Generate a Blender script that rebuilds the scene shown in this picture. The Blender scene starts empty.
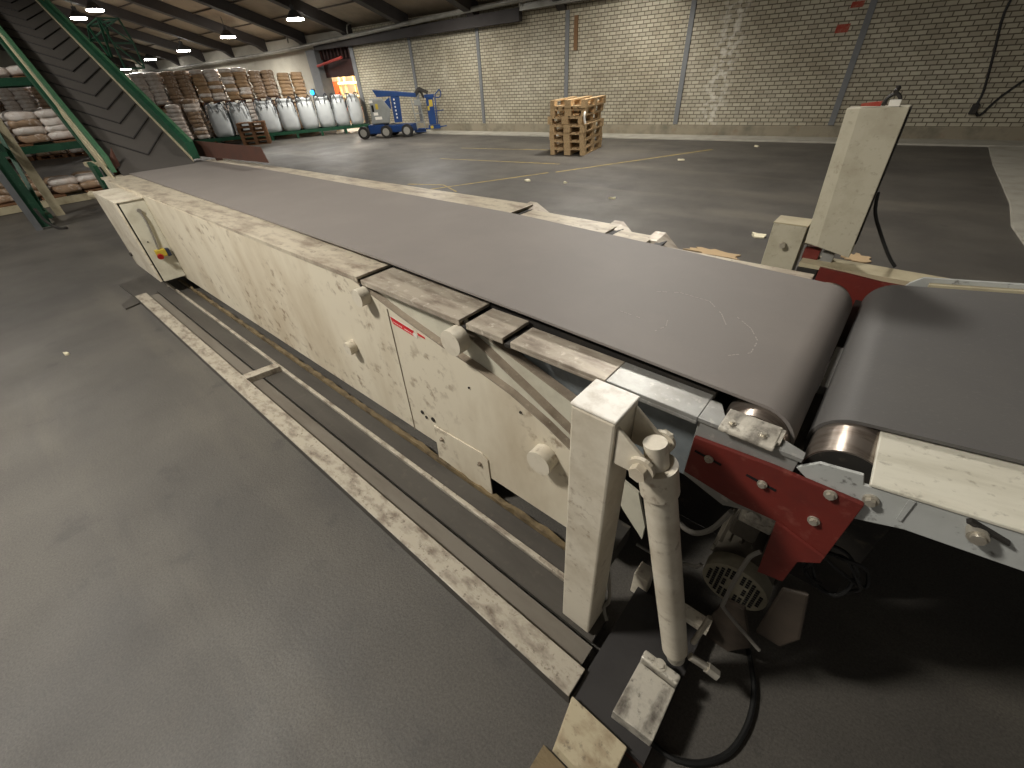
import bpy, bmesh, math, random
from mathutils import Vector, Matrix, noise
random.seed(7)
S = bpy.context.scene
COL = S.collection
PI = math.pi

# ------------------------------------------------------------------ materials
def srgb(r, g, b):
    def f(c):
        c /= 255.0
        return c / 12.92 if c <= .04045 else ((c + .055) / 1.055) ** 2.4
    return (f(r), f(g), f(b), 1)

def mat(name, col, rough=.6, metal=0.0, dirt=None, dirt_amt=.5, scale=6.0, stretch=(1, 1, 1),
        spots=None, spot_amt=.3, spot_scale=30.0, cluster=0, bump=0.0, bump_scale=60.0, spec=.4, vary=.0):
    m = bpy.data.materials.new(name); m.use_nodes = True
    nt = m.node_tree; N = nt.nodes; Lk = nt.links
    b = N['Principled BSDF']
    b.inputs['Base Color'].default_value = col
    b.inputs['Roughness'].default_value = rough
    b.inputs['Metallic'].default_value = metal
    b.inputs['Specular IOR Level'].default_value = spec
    tc = N.new('ShaderNodeTexCoord')
    mp = N.new('ShaderNodeMapping'); mp.inputs['Scale'].default_value = stretch
    Lk.new(tc.outputs['Object'], mp.inputs['Vector'])
    cur = None
    def mix(prev, fac, c2):
        mx = N.new('ShaderNodeMix'); mx.data_type = 'RGBA'
        Lk.new(fac, mx.inputs['Factor'])
        if prev is None: mx.inputs['A'].default_value = col
        else: Lk.new(prev, mx.inputs['A'])
        mx.inputs['B'].default_value = c2
        return mx.outputs['Result']
    def noisefac(vec, sc, lo, hi, amt, det=6):
        n = N.new('ShaderNodeTexNoise'); n.inputs['Scale'].default_value = sc; n.inputs['Detail'].default_value = det
        n.inputs['Roughness'].default_value = .62
        Lk.new(vec, n.inputs['Vector'])
        r = N.new('ShaderNodeMapRange'); r.inputs['From Min'].default_value = lo; r.inputs['From Max'].default_value = hi
        r.inputs['To Min'].default_value = 0; r.inputs['To Max'].default_value = amt
        Lk.new(n.outputs['Fac'], r.inputs['Value'])
        return r.outputs['Result']
    if vary:
        c2 = tuple(min(1, c * (1 + vary)) for c in col[:3]) + (1,)
        cur = mix(cur, noisefac(tc.outputs['Object'], 1.3, .35, .65, 1, 3), c2)
    if dirt: cur = mix(cur, noisefac(mp.outputs['Vector'], scale, .45, .72, dirt_amt), dirt)
    if spots:
        fo = noisefac(tc.outputs['Object'], spot_scale, .54 if cluster else .58, .66 if cluster else .70, spot_amt, 5)
        if cluster:
            ml = N.new('ShaderNodeMath'); ml.operation = 'MULTIPLY'; Lk.new(fo, ml.inputs[0])
            Lk.new(noisefac(tc.outputs['Object'], cluster, .46, .62, 1, 3), ml.inputs[1]); fo = ml.outputs[0]
        cur = mix(cur, fo, spots)
    if cur is not None: Lk.new(cur, b.inputs['Base Color'])
    if bump:
        n = N.new('ShaderNodeTexNoise'); n.inputs['Scale'].default_value = bump_scale; n.inputs['Detail'].default_value = 5
        Lk.new(tc.outputs['Object'], n.inputs['Vector'])
        bp = N.new('ShaderNodeBump'); bp.inputs['Strength'].default_value = bump; bp.inputs['Distance'].default_value = .01
        Lk.new(n.outputs['Fac'], bp.inputs['Height']); Lk.new(bp.outputs['Normal'], b.inputs['Normal'])
    return m

def emit(name, col, st):
    m = bpy.data.materials.new(name); m.use_nodes = True
    b = m.node_tree.nodes['Principled BSDF']
    b.inputs['Base Color'].default_value = (0, 0, 0, 1)
    b.inputs['Emission Color'].default_value = col; b.inputs['Emission Strength'].default_value = st
    return m

rust = srgb(105, 78, 58)
M = {}
M['belt'] = mat('belt_rubber', srgb(124, 118, 113), .6, dirt=srgb(138, 131, 124), dirt_amt=.45, scale=2.2, spots=srgb(140, 135, 128), spot_amt=.14, spot_scale=120, bump=.05, bump_scale=300, spec=.35)
M['belt_dark'] = mat('belt_rubber_dark', srgb(84, 82, 80), .6, dirt=srgb(96, 93, 88), dirt_amt=.4, scale=3, spots=srgb(130, 128, 120), spot_amt=.12, spot_scale=90, bump=.05, bump_scale=300, spec=.35)
M['cream'] = mat('cream_paint', srgb(210, 201, 180), .5, dirt=srgb(158, 138, 108), dirt_amt=.6, scale=1.3, stretch=(2.0, 1, .8), spots=srgb(112, 88, 64), spot_amt=.7, spot_scale=17, cluster=2.2, bump=.05, bump_scale=40)
M['cream2'] = mat('cream_paint_clean', srgb(208, 200, 182), .45, dirt=srgb(150, 134, 108), dirt_amt=.6, scale=6, spots=srgb(112, 88, 64), spot_amt=.6, spot_scale=42, cluster=8, bump=.08, bump_scale=50)
M['plate2'] = mat('inner_plate_paint', srgb(196, 192, 174), .5, dirt=srgb(150, 142, 124), dirt_amt=.5, scale=8, bump=.04)
M['lip'] = mat('bare_edge_strip', srgb(146, 134, 118), .55, dirt=srgb(92, 78, 64), dirt_amt=.6, scale=12, spots=srgb(190, 180, 160), spot_amt=.4, spot_scale=50)
M['cover'] = mat('worn_cover_strip', srgb(194, 184, 164), .42, metal=.15, dirt=srgb(128, 112, 98), dirt_amt=.95, scale=7, stretch=(.8, 2.2, 1), spots=srgb(104, 86, 72), spot_amt=.6, spot_scale=30, bump=.1, bump_scale=45)
M['cover_worn'] = mat('worn_grey_cover', srgb(172, 162, 146), .45, metal=.2, dirt=srgb(112, 98, 86), dirt_amt=.95, scale=9, stretch=(.7, 2.4, 1), spots=srgb(214, 206, 190), spot_amt=.6, spot_scale=36, bump=.1)
M['steel'] = mat('galvanised_steel', srgb(150, 150, 146), .42, metal=.35, dirt=srgb(112, 108, 100), dirt_amt=.7, scale=8, spots=srgb(196, 192, 182), spot_amt=.4, spot_scale=40, bump=.05)
M['blue_grey'] = mat('blue_grey_paint', srgb(112, 118, 120), .5, dirt=srgb(70, 72, 72), dirt_amt=.7, scale=7, spots=srgb(150, 146, 136), spot_amt=.3)
M['chipped'] = mat('chipped_grey_paint', srgb(172, 174, 170), .45, dirt=srgb(140, 140, 134), dirt_amt=.5, scale=6, spots=srgb(60, 56, 50), spot_amt=.8, spot_scale=34, bump=.06)
M['red'] = mat('red_paint', srgb(104, 38, 31), .5, dirt=srgb(76, 34, 30), dirt_amt=.6, scale=9, spots=srgb(150, 96, 84), spot_amt=.25, spot_scale=28, bump=.05)
M['rustplate'] = mat('rusty_plate', srgb(78, 48, 36), .75, dirt=srgb(62, 42, 34), dirt_amt=.8, scale=7, bump=.15)
M['brass'] = mat('worn_drum_steel', srgb(152, 142, 132), .3, metal=.75, dirt=srgb(96, 78, 66), dirt_amt=.8, scale=14, stretch=(1, 4, 1), bump=.03)
M['oily_plate'] = mat('oily_black_plate', srgb(56, 54, 53), .5, dirt=srgb(38, 36, 36), dirt_amt=.6, scale=5, bump=.05)
M['ledge'] = mat('grey_ledge_steel', srgb(112, 106, 96), .5, dirt=srgb(86, 78, 68), dirt_amt=.6, scale=5, stretch=(.5, 2, 1))
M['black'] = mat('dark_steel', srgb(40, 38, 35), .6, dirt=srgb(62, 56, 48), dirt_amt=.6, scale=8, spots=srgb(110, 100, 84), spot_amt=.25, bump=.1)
M['dark_floor_steel'] = mat('oily_dark_steel', srgb(76, 72, 66), .55, dirt=srgb(52, 48, 44), dirt_amt=.7, scale=4, stretch=(.4, 1.6, 1), spots=srgb(120, 112, 98), spot_amt=.15, bump=.05)
M['rail'] = mat('scuffed_rail_steel', srgb(178, 170, 154), .45, metal=.1, dirt=srgb(98, 84, 72), dirt_amt=.95, scale=14, stretch=(.8, 1.6, 1), spots=srgb(84, 70, 58), spot_amt=.7, spot_scale=55, bump=.12, bump_scale=40)
M['ridge'] = mat('grimy_ridge', srgb(120, 104, 76), .7, dirt=srgb(60, 50, 38), dirt_amt=.95, scale=16, stretch=(.6, 1, 1), bump=.4, bump_scale=50)
M['bolt'] = mat('zinc_bolt', srgb(190, 184, 170), .35, metal=.6, dirt=srgb(120, 108, 92), dirt_amt=.5, scale=30)
M['silver'] = mat('silver_painted_block', srgb(196, 190, 176), .4, metal=.2, dirt=srgb(58, 50, 44), dirt_amt=.95, scale=13, stretch=(1.5, .8, 1), spots=srgb(50, 44, 38), spot_amt=.7, spot_scale=45, bump=.2, bump_scale=60)
M['hose'] = mat('rubber_hose', srgb(26, 26, 25), .5)
M['greyhose'] = mat('grey_hose', srgb(120, 116, 108), .5)
M['motor'] = mat('motor_housing', srgb(82, 76, 66), .6, dirt=srgb(52, 48, 40), dirt_amt=.8, scale=12, bump=.15)
M['guard'] = mat('brown_guard_plate', srgb(72, 63, 54), .6, dirt=srgb(48, 42, 36), dirt_amt=.7, scale=8, bump=.1)
M['fan'] = mat('fan_cover_paint', srgb(132, 126, 108), .5, dirt=srgb(98, 90, 72), dirt_amt=.5, scale=20)
M['hole'] = mat('vent_slot', srgb(10, 10, 10), .9)
M['green'] = mat('green_paint', srgb(26, 72, 50), .45, dirt=srgb(22, 50, 38), dirt_amt=.7, scale=5, spots=srgb(110, 140, 112), spot_amt=.25, spot_scale=25)
M['green_light'] = mat('light_green_paint', srgb(66, 104, 76), .45, dirt=srgb(44, 76, 54), dirt_amt=.6, scale=5)
M['tan'] = mat('tan_trim', srgb(176, 166, 138), .55, dirt=srgb(130, 116, 90), dirt_amt=.6, scale=7)
M['chev'] = mat('chevron_rubber', srgb(72, 68, 64), .7, dirt=srgb(80, 76, 70), dirt_amt=.5, scale=3, bump=.1)
M['cleat'] = mat('cleat_rubber', srgb(48, 45, 43), .7)
M['yellow'] = mat('yellow_plastic', srgb(176, 154, 56), .5)
M['redp'] = mat('red_plastic', srgb(150, 28, 24), .4)
M['white'] = mat('white_label', srgb(222, 218, 208), .5)
M['sticker'] = mat('red_sticker', srgb(204, 34, 44), .45)
M['wood'] = mat('pallet_wood', srgb(192, 164, 124), .75, dirt=srgb(124, 98, 68), dirt_amt=.7, scale=8, stretch=(1, 6, 6), bump=.1, vary=.15)
M['wood_dark'] = mat('dark_pallet_wood', srgb(118, 84, 56), .8, dirt=srgb(72, 50, 34), dirt_amt=.7, scale=8, bump=.1)
M['bag'] = mat('white_woven_bag', srgb(194, 198, 198), .6, dirt=srgb(178, 182, 184), dirt_amt=.6, scale=5, bump=.2, bump_scale=25)
M['strap'] = mat('dark_strap', srgb(44, 46, 54), .7)
M['sack_brown'] = mat('brown_paper_sack', srgb(164, 138, 112), .6, dirt=srgb(118, 94, 72), dirt_amt=.8, scale=5, spots=srgb(222, 212, 200), spot_amt=.9, spot_scale=7, bump=.4, bump_scale=12)
M['sack_white'] = mat('film_wrapped_sack', srgb(222, 214, 206), .38, dirt=srgb(168, 138, 112), dirt_amt=.7, scale=5, spots=srgb(240, 238, 232), spot_amt=.8, spot_scale=9, bump=.7, bump_scale=14)
M['carton'] = mat('brown_carton', srgb(172, 142, 108), .6, dirt=srgb(136, 108, 80), dirt_amt=.6, scale=4, spots=srgb(220, 204, 184), spot_amt=.6, spot_scale=6, bump=.2, bump_scale=10)
M['lift_blue'] = mat('lift_blue_paint', srgb(30, 62, 114), .4, dirt=srgb(24, 44, 78), dirt_amt=.5, scale=5)
M['lift_grey'] = mat('lift_grey_plastic', srgb(132, 134, 130), .5, dirt=srgb(100, 100, 96), dirt_amt=.4, scale=4)
M['tyre'] = mat('tyre_rubber', srgb(44, 42, 40), .8)
M['rim'] = mat('wheel_rim', srgb(150, 148, 140), .5)
M['pipe'] = mat('overhead_pipe_metal', srgb(140, 138, 130), .4, metal=.3, dirt=srgb(90, 86, 78), dirt_amt=.6, scale=3)
M['pier'] = mat('grey_pier_paint', srgb(112, 114, 116), .6, dirt=srgb(92, 94, 94), dirt_amt=.5, scale=4)
M['plinth'] = mat('concrete_plinth', srgb(140, 132, 114), .85, dirt=srgb(100, 96, 84), dirt_amt=.8, scale=3, spots=srgb(120, 84, 60), spot_amt=.3, spot_scale=4, bump=.2, bump_scale=20)
M['kerb'] = mat('pale_kerb_concrete', srgb(168, 164, 152), .85, dirt=srgb(136, 132, 120), dirt_amt=.7, scale=3, bump=.2, bump_scale=20)
M['plaster'] = mat('grey_plaster', srgb(160, 156, 144), .8, dirt=srgb(130, 128, 118), dirt_amt=.6, scale=1.5)
M['beam'] = mat('dark_roof_beam', srgb(58, 54, 52), .7, dirt=srgb(44, 40, 38), dirt_amt=.5, scale=3)
M['roof'] = mat('roof_panel', srgb(152, 138, 118), .8, dirt=srgb(98, 88, 76), dirt_amt=.7, scale=.8, stretch=(1, 1, 1))
M['roofjoint'] = mat('roof_joint', srgb(78, 68, 58), .8)
M['darkred'] = mat('dark_red_gate', srgb(58, 34, 30), .7, dirt=srgb(40, 24, 22), dirt_amt=.6, scale=3)
M['pinkbar'] = mat('faded_red_bar', srgb(176, 70, 62), .5)
M['orange'] = mat('orange_sheet', srgb(190, 74, 36), .6)
M['annex'] = mat('annex_wall', srgb(226, 210, 186), .8)
M['redpaint'] = mat('faded_red_wall_paint', srgb(150, 58, 44), .8, dirt=srgb(150, 120, 100), dirt_amt=.7, scale=18)
M['lamp'] = emit('lamp_glass', (1, .97, .92, 1), 25)
M['bluelamp'] = emit('blue_lamp_glass', (.02, .45, 1, 1), 2.5)
M['lamp_frame'] = mat('lamp_housing', srgb(70, 70, 70), .5, metal=.5)
M['scrap'] = mat('pale_scrap', srgb(216, 208, 180), .7)
M['dust'] = mat('sawdust', srgb(176, 152, 118), .95, bump=.5, bump_scale=80)
M['yline'] = mat('worn_yellow_paint', srgb(170, 148, 84), .7, dirt=srgb(104, 98, 82), dirt_amt=.95, scale=9)
M['concrete_post'] = mat('speckled_concrete_paint', srgb(176, 170, 150), .6, dirt=srgb(146, 138, 116), dirt_amt=.7, scale=9, spots=srgb(90, 80, 66), spot_amt=.35, spot_scale=45, bump=.1)

def floor_material():
    m = bpy.data.materials.new('asphalt_floor'); m.use_nodes = True
    nt = m.node_tree; N = nt.nodes; Lk = nt.links; b = N['Principled BSDF']
    tc = N.new('ShaderNodeTexCoord')
    def nz(sc, det, vec=None, rough=.6):
        n = N.new('ShaderNodeTexNoise'); n.inputs['Scale'].default_value = sc; n.inputs['Detail'].default_value = det
        n.inputs['Roughness'].default_value = rough
        Lk.new(vec or tc.outputs['Object'], n.inputs['Vector']); return n.outputs['Fac']
    mp = N.new('ShaderNodeMapping'); mp.inputs['Scale'].default_value = (.18, 1.2, 1); mp.inputs['Rotation'].default_value = (0, 0, .15)
    Lk.new(tc.outputs['Object'], mp.inputs['Vector'])
    r1 = N.new('ShaderNodeValToRGB')
    r1.color_ramp.elements[0].position = .32; r1.color_ramp.elements[0].color = srgb(66, 63, 59)
    r1.color_ramp.elements[1].position = .72; r1.color_ramp.elements[1].color = srgb(90, 86, 79)
    Lk.new(nz(.9, 8), r1.inputs['Fac'])
    mx = N.new('ShaderNodeMix'); mx.data_type = 'RGBA'
    mr = N.new('ShaderNodeMapRange'); mr.inputs['From Min'].default_value = .52; mr.inputs['From Max'].default_value = .75; mr.inputs['To Max'].default_value = .55
    Lk.new(nz(1.2, 6, mp.outputs['Vector']), mr.inputs['Value']); Lk.new(mr.outputs['Result'], mx.inputs['Factor'])
    Lk.new(r1.outputs['Color'], mx.inputs['A']); mx.inputs['B'].default_value = srgb(116, 110, 98)
    mx2 = N.new('ShaderNodeMix'); mx2.data_type = 'RGBA'
    mr2 = N.new('ShaderNodeMapRange'); mr2.inputs['From Min'].default_value = .6; mr2.inputs['From Max'].default_value = .72; mr2.inputs['To Max'].default_value = .5
    Lk.new(nz(5, 5), mr2.inputs['Value']); Lk.new(mr2.outputs['Result'], mx2.inputs['Factor'])
    Lk.new(mx.outputs['Result'], mx2.inputs['A']); mx2.inputs['B'].default_value = srgb(54, 52, 50)
    mx3 = N.new('ShaderNodeMix'); mx3.data_type = 'RGBA'; mx3.blend_type = 'OVERLAY'; mx3.inputs['Factor'].default_value = .35
    g_ = N.new('ShaderNodeMapRange'); g_.inputs['From Min'].default_value = .3; g_.inputs['From Max'].default_value = .7; Lk.new(nz(140, 3, None, .8), g_.inputs['Value'])
    Lk.new(mx2.outputs['Result'], mx3.inputs['A']); Lk.new(g_.outputs['Result'], mx3.inputs['B'])
    Lk.new(mx3.outputs['Result'], b.inputs['Base Color'])
    rr = N.new('ShaderNodeMapRange'); rr.inputs['To Min'].default_value = .38; rr.inputs['To Max'].default_value = .8
    Lk.new(nz(1.6, 5), rr.inputs['Value']); Lk.new(rr.outputs['Result'], b.inputs['Roughness'])
    bp = N.new('ShaderNodeBump'); bp.inputs['Strength'].default_value = .25; bp.inputs['Distance'].default_value = .01
    Lk.new(nz(70, 6, None, .7), bp.inputs['Height']); Lk.new(bp.outputs['Normal'], b.inputs['Normal'])
    return m
M['floor'] = floor_material()

def brick_material():
    m = bpy.data.materials.new('brick_wall'); m.use_nodes = True
    nt = m.node_tree; N = nt.nodes; Lk = nt.links; b = N['Principled BSDF']
    tc = N.new('ShaderNodeTexCoord'); sp = N.new('ShaderNodeSeparateXYZ'); cb = N.new('ShaderNodeCombineXYZ')
    Lk.new(tc.outputs['Object'], sp.inputs[0]); Lk.new(sp.outputs['X'], cb.inputs['X']); Lk.new(sp.outputs['Z'], cb.inputs['Y'])
    br = N.new('ShaderNodeTexBrick')
    br.inputs['Scale'].default_value = 1; br.inputs['Brick Width'].default_value = .17; br.inputs['Row Height'].default_value = .076
    br.inputs['Mortar Size'].default_value = .0095; br.inputs['Mortar Smooth'].default_value = .3; br.inputs['Bias'].default_value = -.1
    br.inputs['Color1'].default_value = srgb(182, 176, 156); br.inputs['Color2'].default_value = srgb(158, 152, 134)
    br.inputs['Mortar'].default_value = srgb(98, 90, 76)
    Lk.new(cb.outputs[0], br.inputs['Vector'])
    n = N.new('ShaderNodeTexNoise'); n.inputs['Scale'].default_value = .55; n.inputs['Detail'].default_value = 6
    Lk.new(cb.outputs[0], n.inputs['Vector'])
    mr = N.new('ShaderNodeMapRange'); mr.inputs['From Min'].default_value = .4; mr.inputs['From Max'].default_value = .7; mr.inputs['To Max'].default_value = .55
    Lk.new(n.outputs['Fac'], mr.inputs['Value'])
    mx = N.new('ShaderNodeMix'); mx.data_type = 'RGBA'; mx.blend_type = 'MULTIPLY'
    Lk.new(mr.outputs['Result'], mx.inputs['Factor']); Lk.new(br.outputs['Color'], mx.inputs['A']); mx.inputs['B'].default_value = srgb(186, 176, 158)
    # pale salt streaks running down the wall
    mp = N.new('ShaderNodeMapping'); mp.inputs['Scale'].default_value = (1.6, .35, 1)
    Lk.new(cb.outputs[0], mp.inputs['Vector'])
    n2 = N.new('ShaderNodeTexNoise'); n2.inputs['Scale'].default_value = 1.1; n2.inputs['Detail'].default_value = 8
    Lk.new(mp.outputs[0], n2.inputs['Vector'])
    mr2 = N.new('ShaderNodeMapRange'); mr2.inputs['From Min'].default_value = .60; mr2.inputs['From Max'].default_value = .78; mr2.inputs['To Max'].default_value = .45
    Lk.new(n2.outputs['Fac'], mr2.inputs['Value'])
    mx2 = N.new('ShaderNodeMix'); mx2.data_type = 'RGBA'
    Lk.new(mr2.outputs['Result'], mx2.inputs['Factor']); Lk.new(mx.outputs['Result'], mx2.inputs['A']); mx2.inputs['B'].default_value = srgb(200, 194, 176)
    # one tall band of white salt on the bricks, right of the third pier
    def mth(op, a, c):
        q = N.new('ShaderNodeMath'); q.operation = op
        for i_, v_ in enumerate((a, c)):
            if v_ is None: continue
            if isinstance(v_, (int, float)): q.inputs[i_].default_value = v_
            else: Lk.new(v_, q.inputs[i_])
        return q.outputs[0]
    dd = mth('ABSOLUTE', mth('SUBTRACT', sp.outputs['X'], mth('ADD', mth('MULTIPLY', sp.outputs['Z'], .06), .12)), None)
    mk = N.new('ShaderNodeMapRange'); mk.inputs['From Min'].default_value = .05; mk.inputs['From Max'].default_value = .35; mk.inputs['To Min'].default_value = .8; mk.inputs['To Max'].default_value = 0
    Lk.new(dd, mk.inputs['Value'])
    n3 = N.new('ShaderNodeTexNoise'); n3.inputs['Scale'].default_value = 7; n3.inputs['Detail'].default_value = 6; Lk.new(cb.outputs[0], n3.inputs['Vector'])
    mk2 = N.new('ShaderNodeMapRange'); mk2.inputs['From Min'].default_value = .46; mk2.inputs['From Max'].default_value = .6; Lk.new(n3.outputs['Fac'], mk2.inputs['Value'])
    mx4 = N.new('ShaderNodeMix'); mx4.data_type = 'RGBA'; Lk.new(mth('MULTIPLY', mk.outputs['Result'], mk2.outputs['Result']), mx4.inputs['Factor'])
    Lk.new(mx2.outputs['Result'], mx4.inputs['A']); mx4.inputs['B'].default_value = srgb(206, 202, 190)
    Lk.new(mx4.outputs['Result'], b.inputs['Base Color']); b.inputs['Roughness'].default_value = .85
    bp = N.new('ShaderNodeBump'); bp.inputs['Strength'].default_value = .6; bp.inputs['Distance'].default_value = .01; bp.invert = True
    Lk.new(br.outputs['Fac'], bp.inputs['Height']); Lk.new(bp.outputs['Normal'], b.inputs['Normal'])
    return m
M['brick'] = brick_material()

# ------------------------------------------------------------------ objects
WM = {}
def thing(name, label, cat, loc=(0, 0, 0), rz=0, group=None):
    o = bpy.data.objects.new(name, None); COL.objects.link(o); o.empty_display_size = .1
    o.location = loc; o.rotation_euler = (0, 0, rz)
    WM[o] = Matrix.Translation(loc) @ Matrix.Rotation(rz, 4, 'Z')
    o['label'] = label; o['category'] = cat
    if group: o['group'] = group
    return o

def obj(name, bm, m, parent=None, world=True, bev=0, smooth=False, label=None, loc=None):
    """link a bmesh as one object; world=True: vertices were given in world coordinates"""
    me = bpy.data.meshes.new(name)
    bmesh.ops.recalc_face_normals(bm, faces=bm.faces)
    if parent is not None and world:
        bm.transform(WM[parent].inverted())
    if loc is not None:
        bm.transform(Matrix.Translation(-Vector(loc)))
    bm.to_mesh(me); bm.free()
    o = bpy.data.objects.new(name, me); COL.objects.link(o)
    me.materials.append(M[m] if isinstance(m, str) else m)
    if smooth:
        for p in me.polygons: p.use_smooth = True
        md = o.modifiers.new('split', 'EDGE_SPLIT'); md.split_angle = math.radians(40)
    if bev:
        md = o.modifiers.new('bevel', 'BEVEL'); md.width = bev; md.segments = 2; md.limit_method = 'ANGLE'; md.angle_limit = math.radians(50)
    if parent is not None:
        o.parent = parent
        WM[o] = WM[parent].copy()
    else:
        WM[o] = Matrix.Translation(loc) if loc is not None else Matrix.Identity(4)
        if loc is not None: o.location = loc
    if label: o['label'] = label
    return o

def tag(o, label, cat, group=None):
    o['label'] = label; o['category'] = cat
    if group: o['group'] = group
    return o

def struct(name, bm, m, **k):
    o = obj(name, bm, m, None, **k); o['kind'] = 'structure'; return o

def nb(): return bmesh.new()

def box(bm, x0, x1, y0, y1, z0, z1, T=None):
    vs = [bm.verts.new((x, y, z)) for x in (x0, x1) for y in (y0, y1) for z in (z0, z1)]
    for f in ((0, 1, 3, 2), (4, 6, 7, 5), (0, 4, 5, 1), (2, 3, 7, 6), (0, 2, 6, 4), (1, 5, 7, 3)):
        bm.faces.new([vs[i] for i in f])
    if T is not None: bmesh.ops.transform(bm, matrix=T, verts=vs)
    return bm

def hexa(bm, a, b):
    """solid between two corresponding polygons a and b (lists of 3D points)"""
    va = [bm.verts.new(p) for p in a]; vb = [bm.verts.new(p) for p in b]
    n = len(a)
    bm.faces.new(va); bm.faces.new(list(reversed(vb)))
    for i in range(n): bm.faces.new([va[i], vb[i], vb[(i + 1) % n], va[(i + 1) % n]])
    return bm

def prism_y(bm, pts, y0, y1):
    return hexa(bm, [(x, y0, z) for x, z in pts], [(x, y1, z) for x, z in pts])

def prism_z(bm, pts, z0, z1):
    return hexa(bm, [(x, y, z0) for x, y in pts], [(x, y, z1) for x, y in pts])

def cyl(bm, p0, p1, r0, r1=None, n=24, caps=True):
    p0 = Vector(p0); p1 = Vector(p1); r1 = r0 if r1 is None else r1
    d = (p1 - p0).normalized()
    a = d.orthogonal().normalized(); b = d.cross(a)
    A = []; B = []
    for i in range(n):
        t = 2 * PI * i / n; v = a * math.cos(t) + b * math.sin(t)
        A.append(bm.verts.new(p0 + v * r0)); B.append(bm.verts.new(p1 + v * r1))
    for i in range(n): bm.faces.new([A[i], A[(i + 1) % n], B[(i + 1) % n], B[i]])
    if caps: bm.faces.new(A); bm.faces.new(B)
    return bm

def tube(bm, pts, r, n=8, steps=6):
    P = [Vector(p) for p in pts]
    if steps > 1 and len(P) > 2:
        Q = []
        for i in range(len(P) - 1):
            p0 = P[max(i - 1, 0)]; p1 = P[i]; p2 = P[i + 1]; p3 = P[min(i + 2, len(P) - 1)]
            for k in range(steps):
                t = k / steps
                Q.append(.5 * ((2 * p1) + (p2 - p0) * t + (2 * p0 - 5 * p1 + 4 * p2 - p3) * t * t + (3 * p1 - p0 - 3 * p2 + p3) * t ** 3))
        Q.append(P[-1]); P = Q
    rings = []; up = None
    for i, p in enumerate(P):
        d = (P[min(i + 1, len(P) - 1)] - P[max(i - 1, 0)]).normalized()
        if up is None: a = d.orthogonal().normalized()
        else:
            a = (up - d * up.dot(d)).normalized()
        up = a; b = d.cross(a)
        rings.append([bm.verts.new(p + (a * math.cos(2 * PI * j / n) + b * math.sin(2 * PI * j / n)) * r) for j in range(n)])
    for i in range(len(rings) - 1):
        for j in range(n):
            bm.faces.new([rings[i][j], rings[i][(j + 1) % n], rings[i + 1][(j + 1) % n], rings[i + 1][j]])
    bm.faces.new(rings[0]); bm.faces.new(rings[-1])
    return bm

def bar(bm, p0, p1, w, h):
    """rectangular bar between two points"""
    p0 = Vector(p0); p1 = Vector(p1); d = (p1 - p0).normalized()
    s = d.cross(Vector((0, 0, 1)))
    s = Vector((1, 0, 0)) if s.length < .05 else s.normalized()
    u = s.cross(d)
    q = [(-1, -1), (1, -1), (1, 1), (-1, 1)]
    return hexa(bm, [p0 + s * (a * w / 2) + u * (b * h / 2) for a, b in q], [p1 + s * (a * w / 2) + u * (b * h / 2) for a, b in q])

def hexbolt(bm, c, axis, r, l):
    c = Vector(c); axis = Vector(axis).normalized()
    cyl(bm, c, c + axis * l * .35, r * 1.5, n=20)
    cyl(bm, c + axis * l * .35, c + axis * l, r, n=6)
    return bm

def copy_tree(o, parent=None):
    c = o.copy(); COL.objects.link(c)
    if parent: c.parent = parent
    for ch in list(o.children): copy_tree(ch, c)
    return c

ORD = ['first', 'second', 'third', 'fourth', 'fifth', 'sixth', 'seventh', 'eighth', 'ninth', 'tenth', 'eleventh', 'twelfth']

# ------------------------------------------------------------------ camera
F = 412.164
R = ((.75992, .64767, -.05448), (.35932, -.48792, -.79552), (-.54182, .58497, -.60350))
PIT, ROL, YAW = .647828, -.0681903, -.747256
cy, sy = math.cos(YAW), math.sin(YAW)
fw = Vector((sy * math.cos(PIT), cy * math.cos(PIT), -math.sin(PIT)))
ri = Vector((cy, -sy, 0)); dn = fw.cross(ri)
c_, s_ = math.cos(ROL), math.sin(ROL)
ri2 = ri * c_ - dn * s_; dn2 = ri * s_ + dn * c_
cam_d = bpy.data.cameras.new('camera'); cam = bpy.data.objects.new('camera', cam_d); COL.objects.link(cam)
cam_d.sensor_fit = 'HORIZONTAL'; cam_d.sensor_width = 36; cam_d.lens = F / 1024 * 36; cam_d.clip_start = .02; cam_d.clip_end = 200
mw = Matrix((( ri2.x, -dn2.x, -fw.x, 0), (ri2.y, -dn2.y, -fw.y, 0), (ri2.z, -dn2.z, -fw.z, 1.55), (0, 0, 0, 1)))
cam.matrix_world = mw
S.camera = cam

# ------------------------------------------------------------------ the hall
WA = math.atan2(.1, .995)
W0 = Vector((-4.265, 12.168, 0)); wd = Vector((math.cos(WA), math.sin(WA), 0)); wn = Vector((-math.sin(WA), math.cos(WA), 0))
def wp(s, o=0, z=0): return W0 + wd * s + wn * o + Vector((0, 0, z))   # s along the wall, o behind it
WMAT = Matrix.Translation(W0) @ Matrix.Rotation(WA, 4, 'Z')
def wstruct(name, bm, m, **k):
    o = struct(name, bm, m, **k); o.matrix_world = WMAT; return o

bm = nb(); box(bm, -48, 14, -8, 22, -.2, 0); struct('floor', bm, 'floor')
bm = nb()
box(bm, -12.62, 16, 0, .3, 0, 3.07)                        # bricks right of the gateway
wstruct('wall_back', bm, 'brick')
bm = nb()
box(bm, -45, -15.1, 0, .3, 0, 3.07); box(bm, -15.1, -12.62, 0, .3, 2.62, 3.07)
wstruct('wall_back_plastered', bm, 'plaster')
# far end of the hall
bm = nb(); box(bm, -44, -43.7, -8, 22, 0, 10); struct('wall_end', bm, 'plaster')
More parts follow.
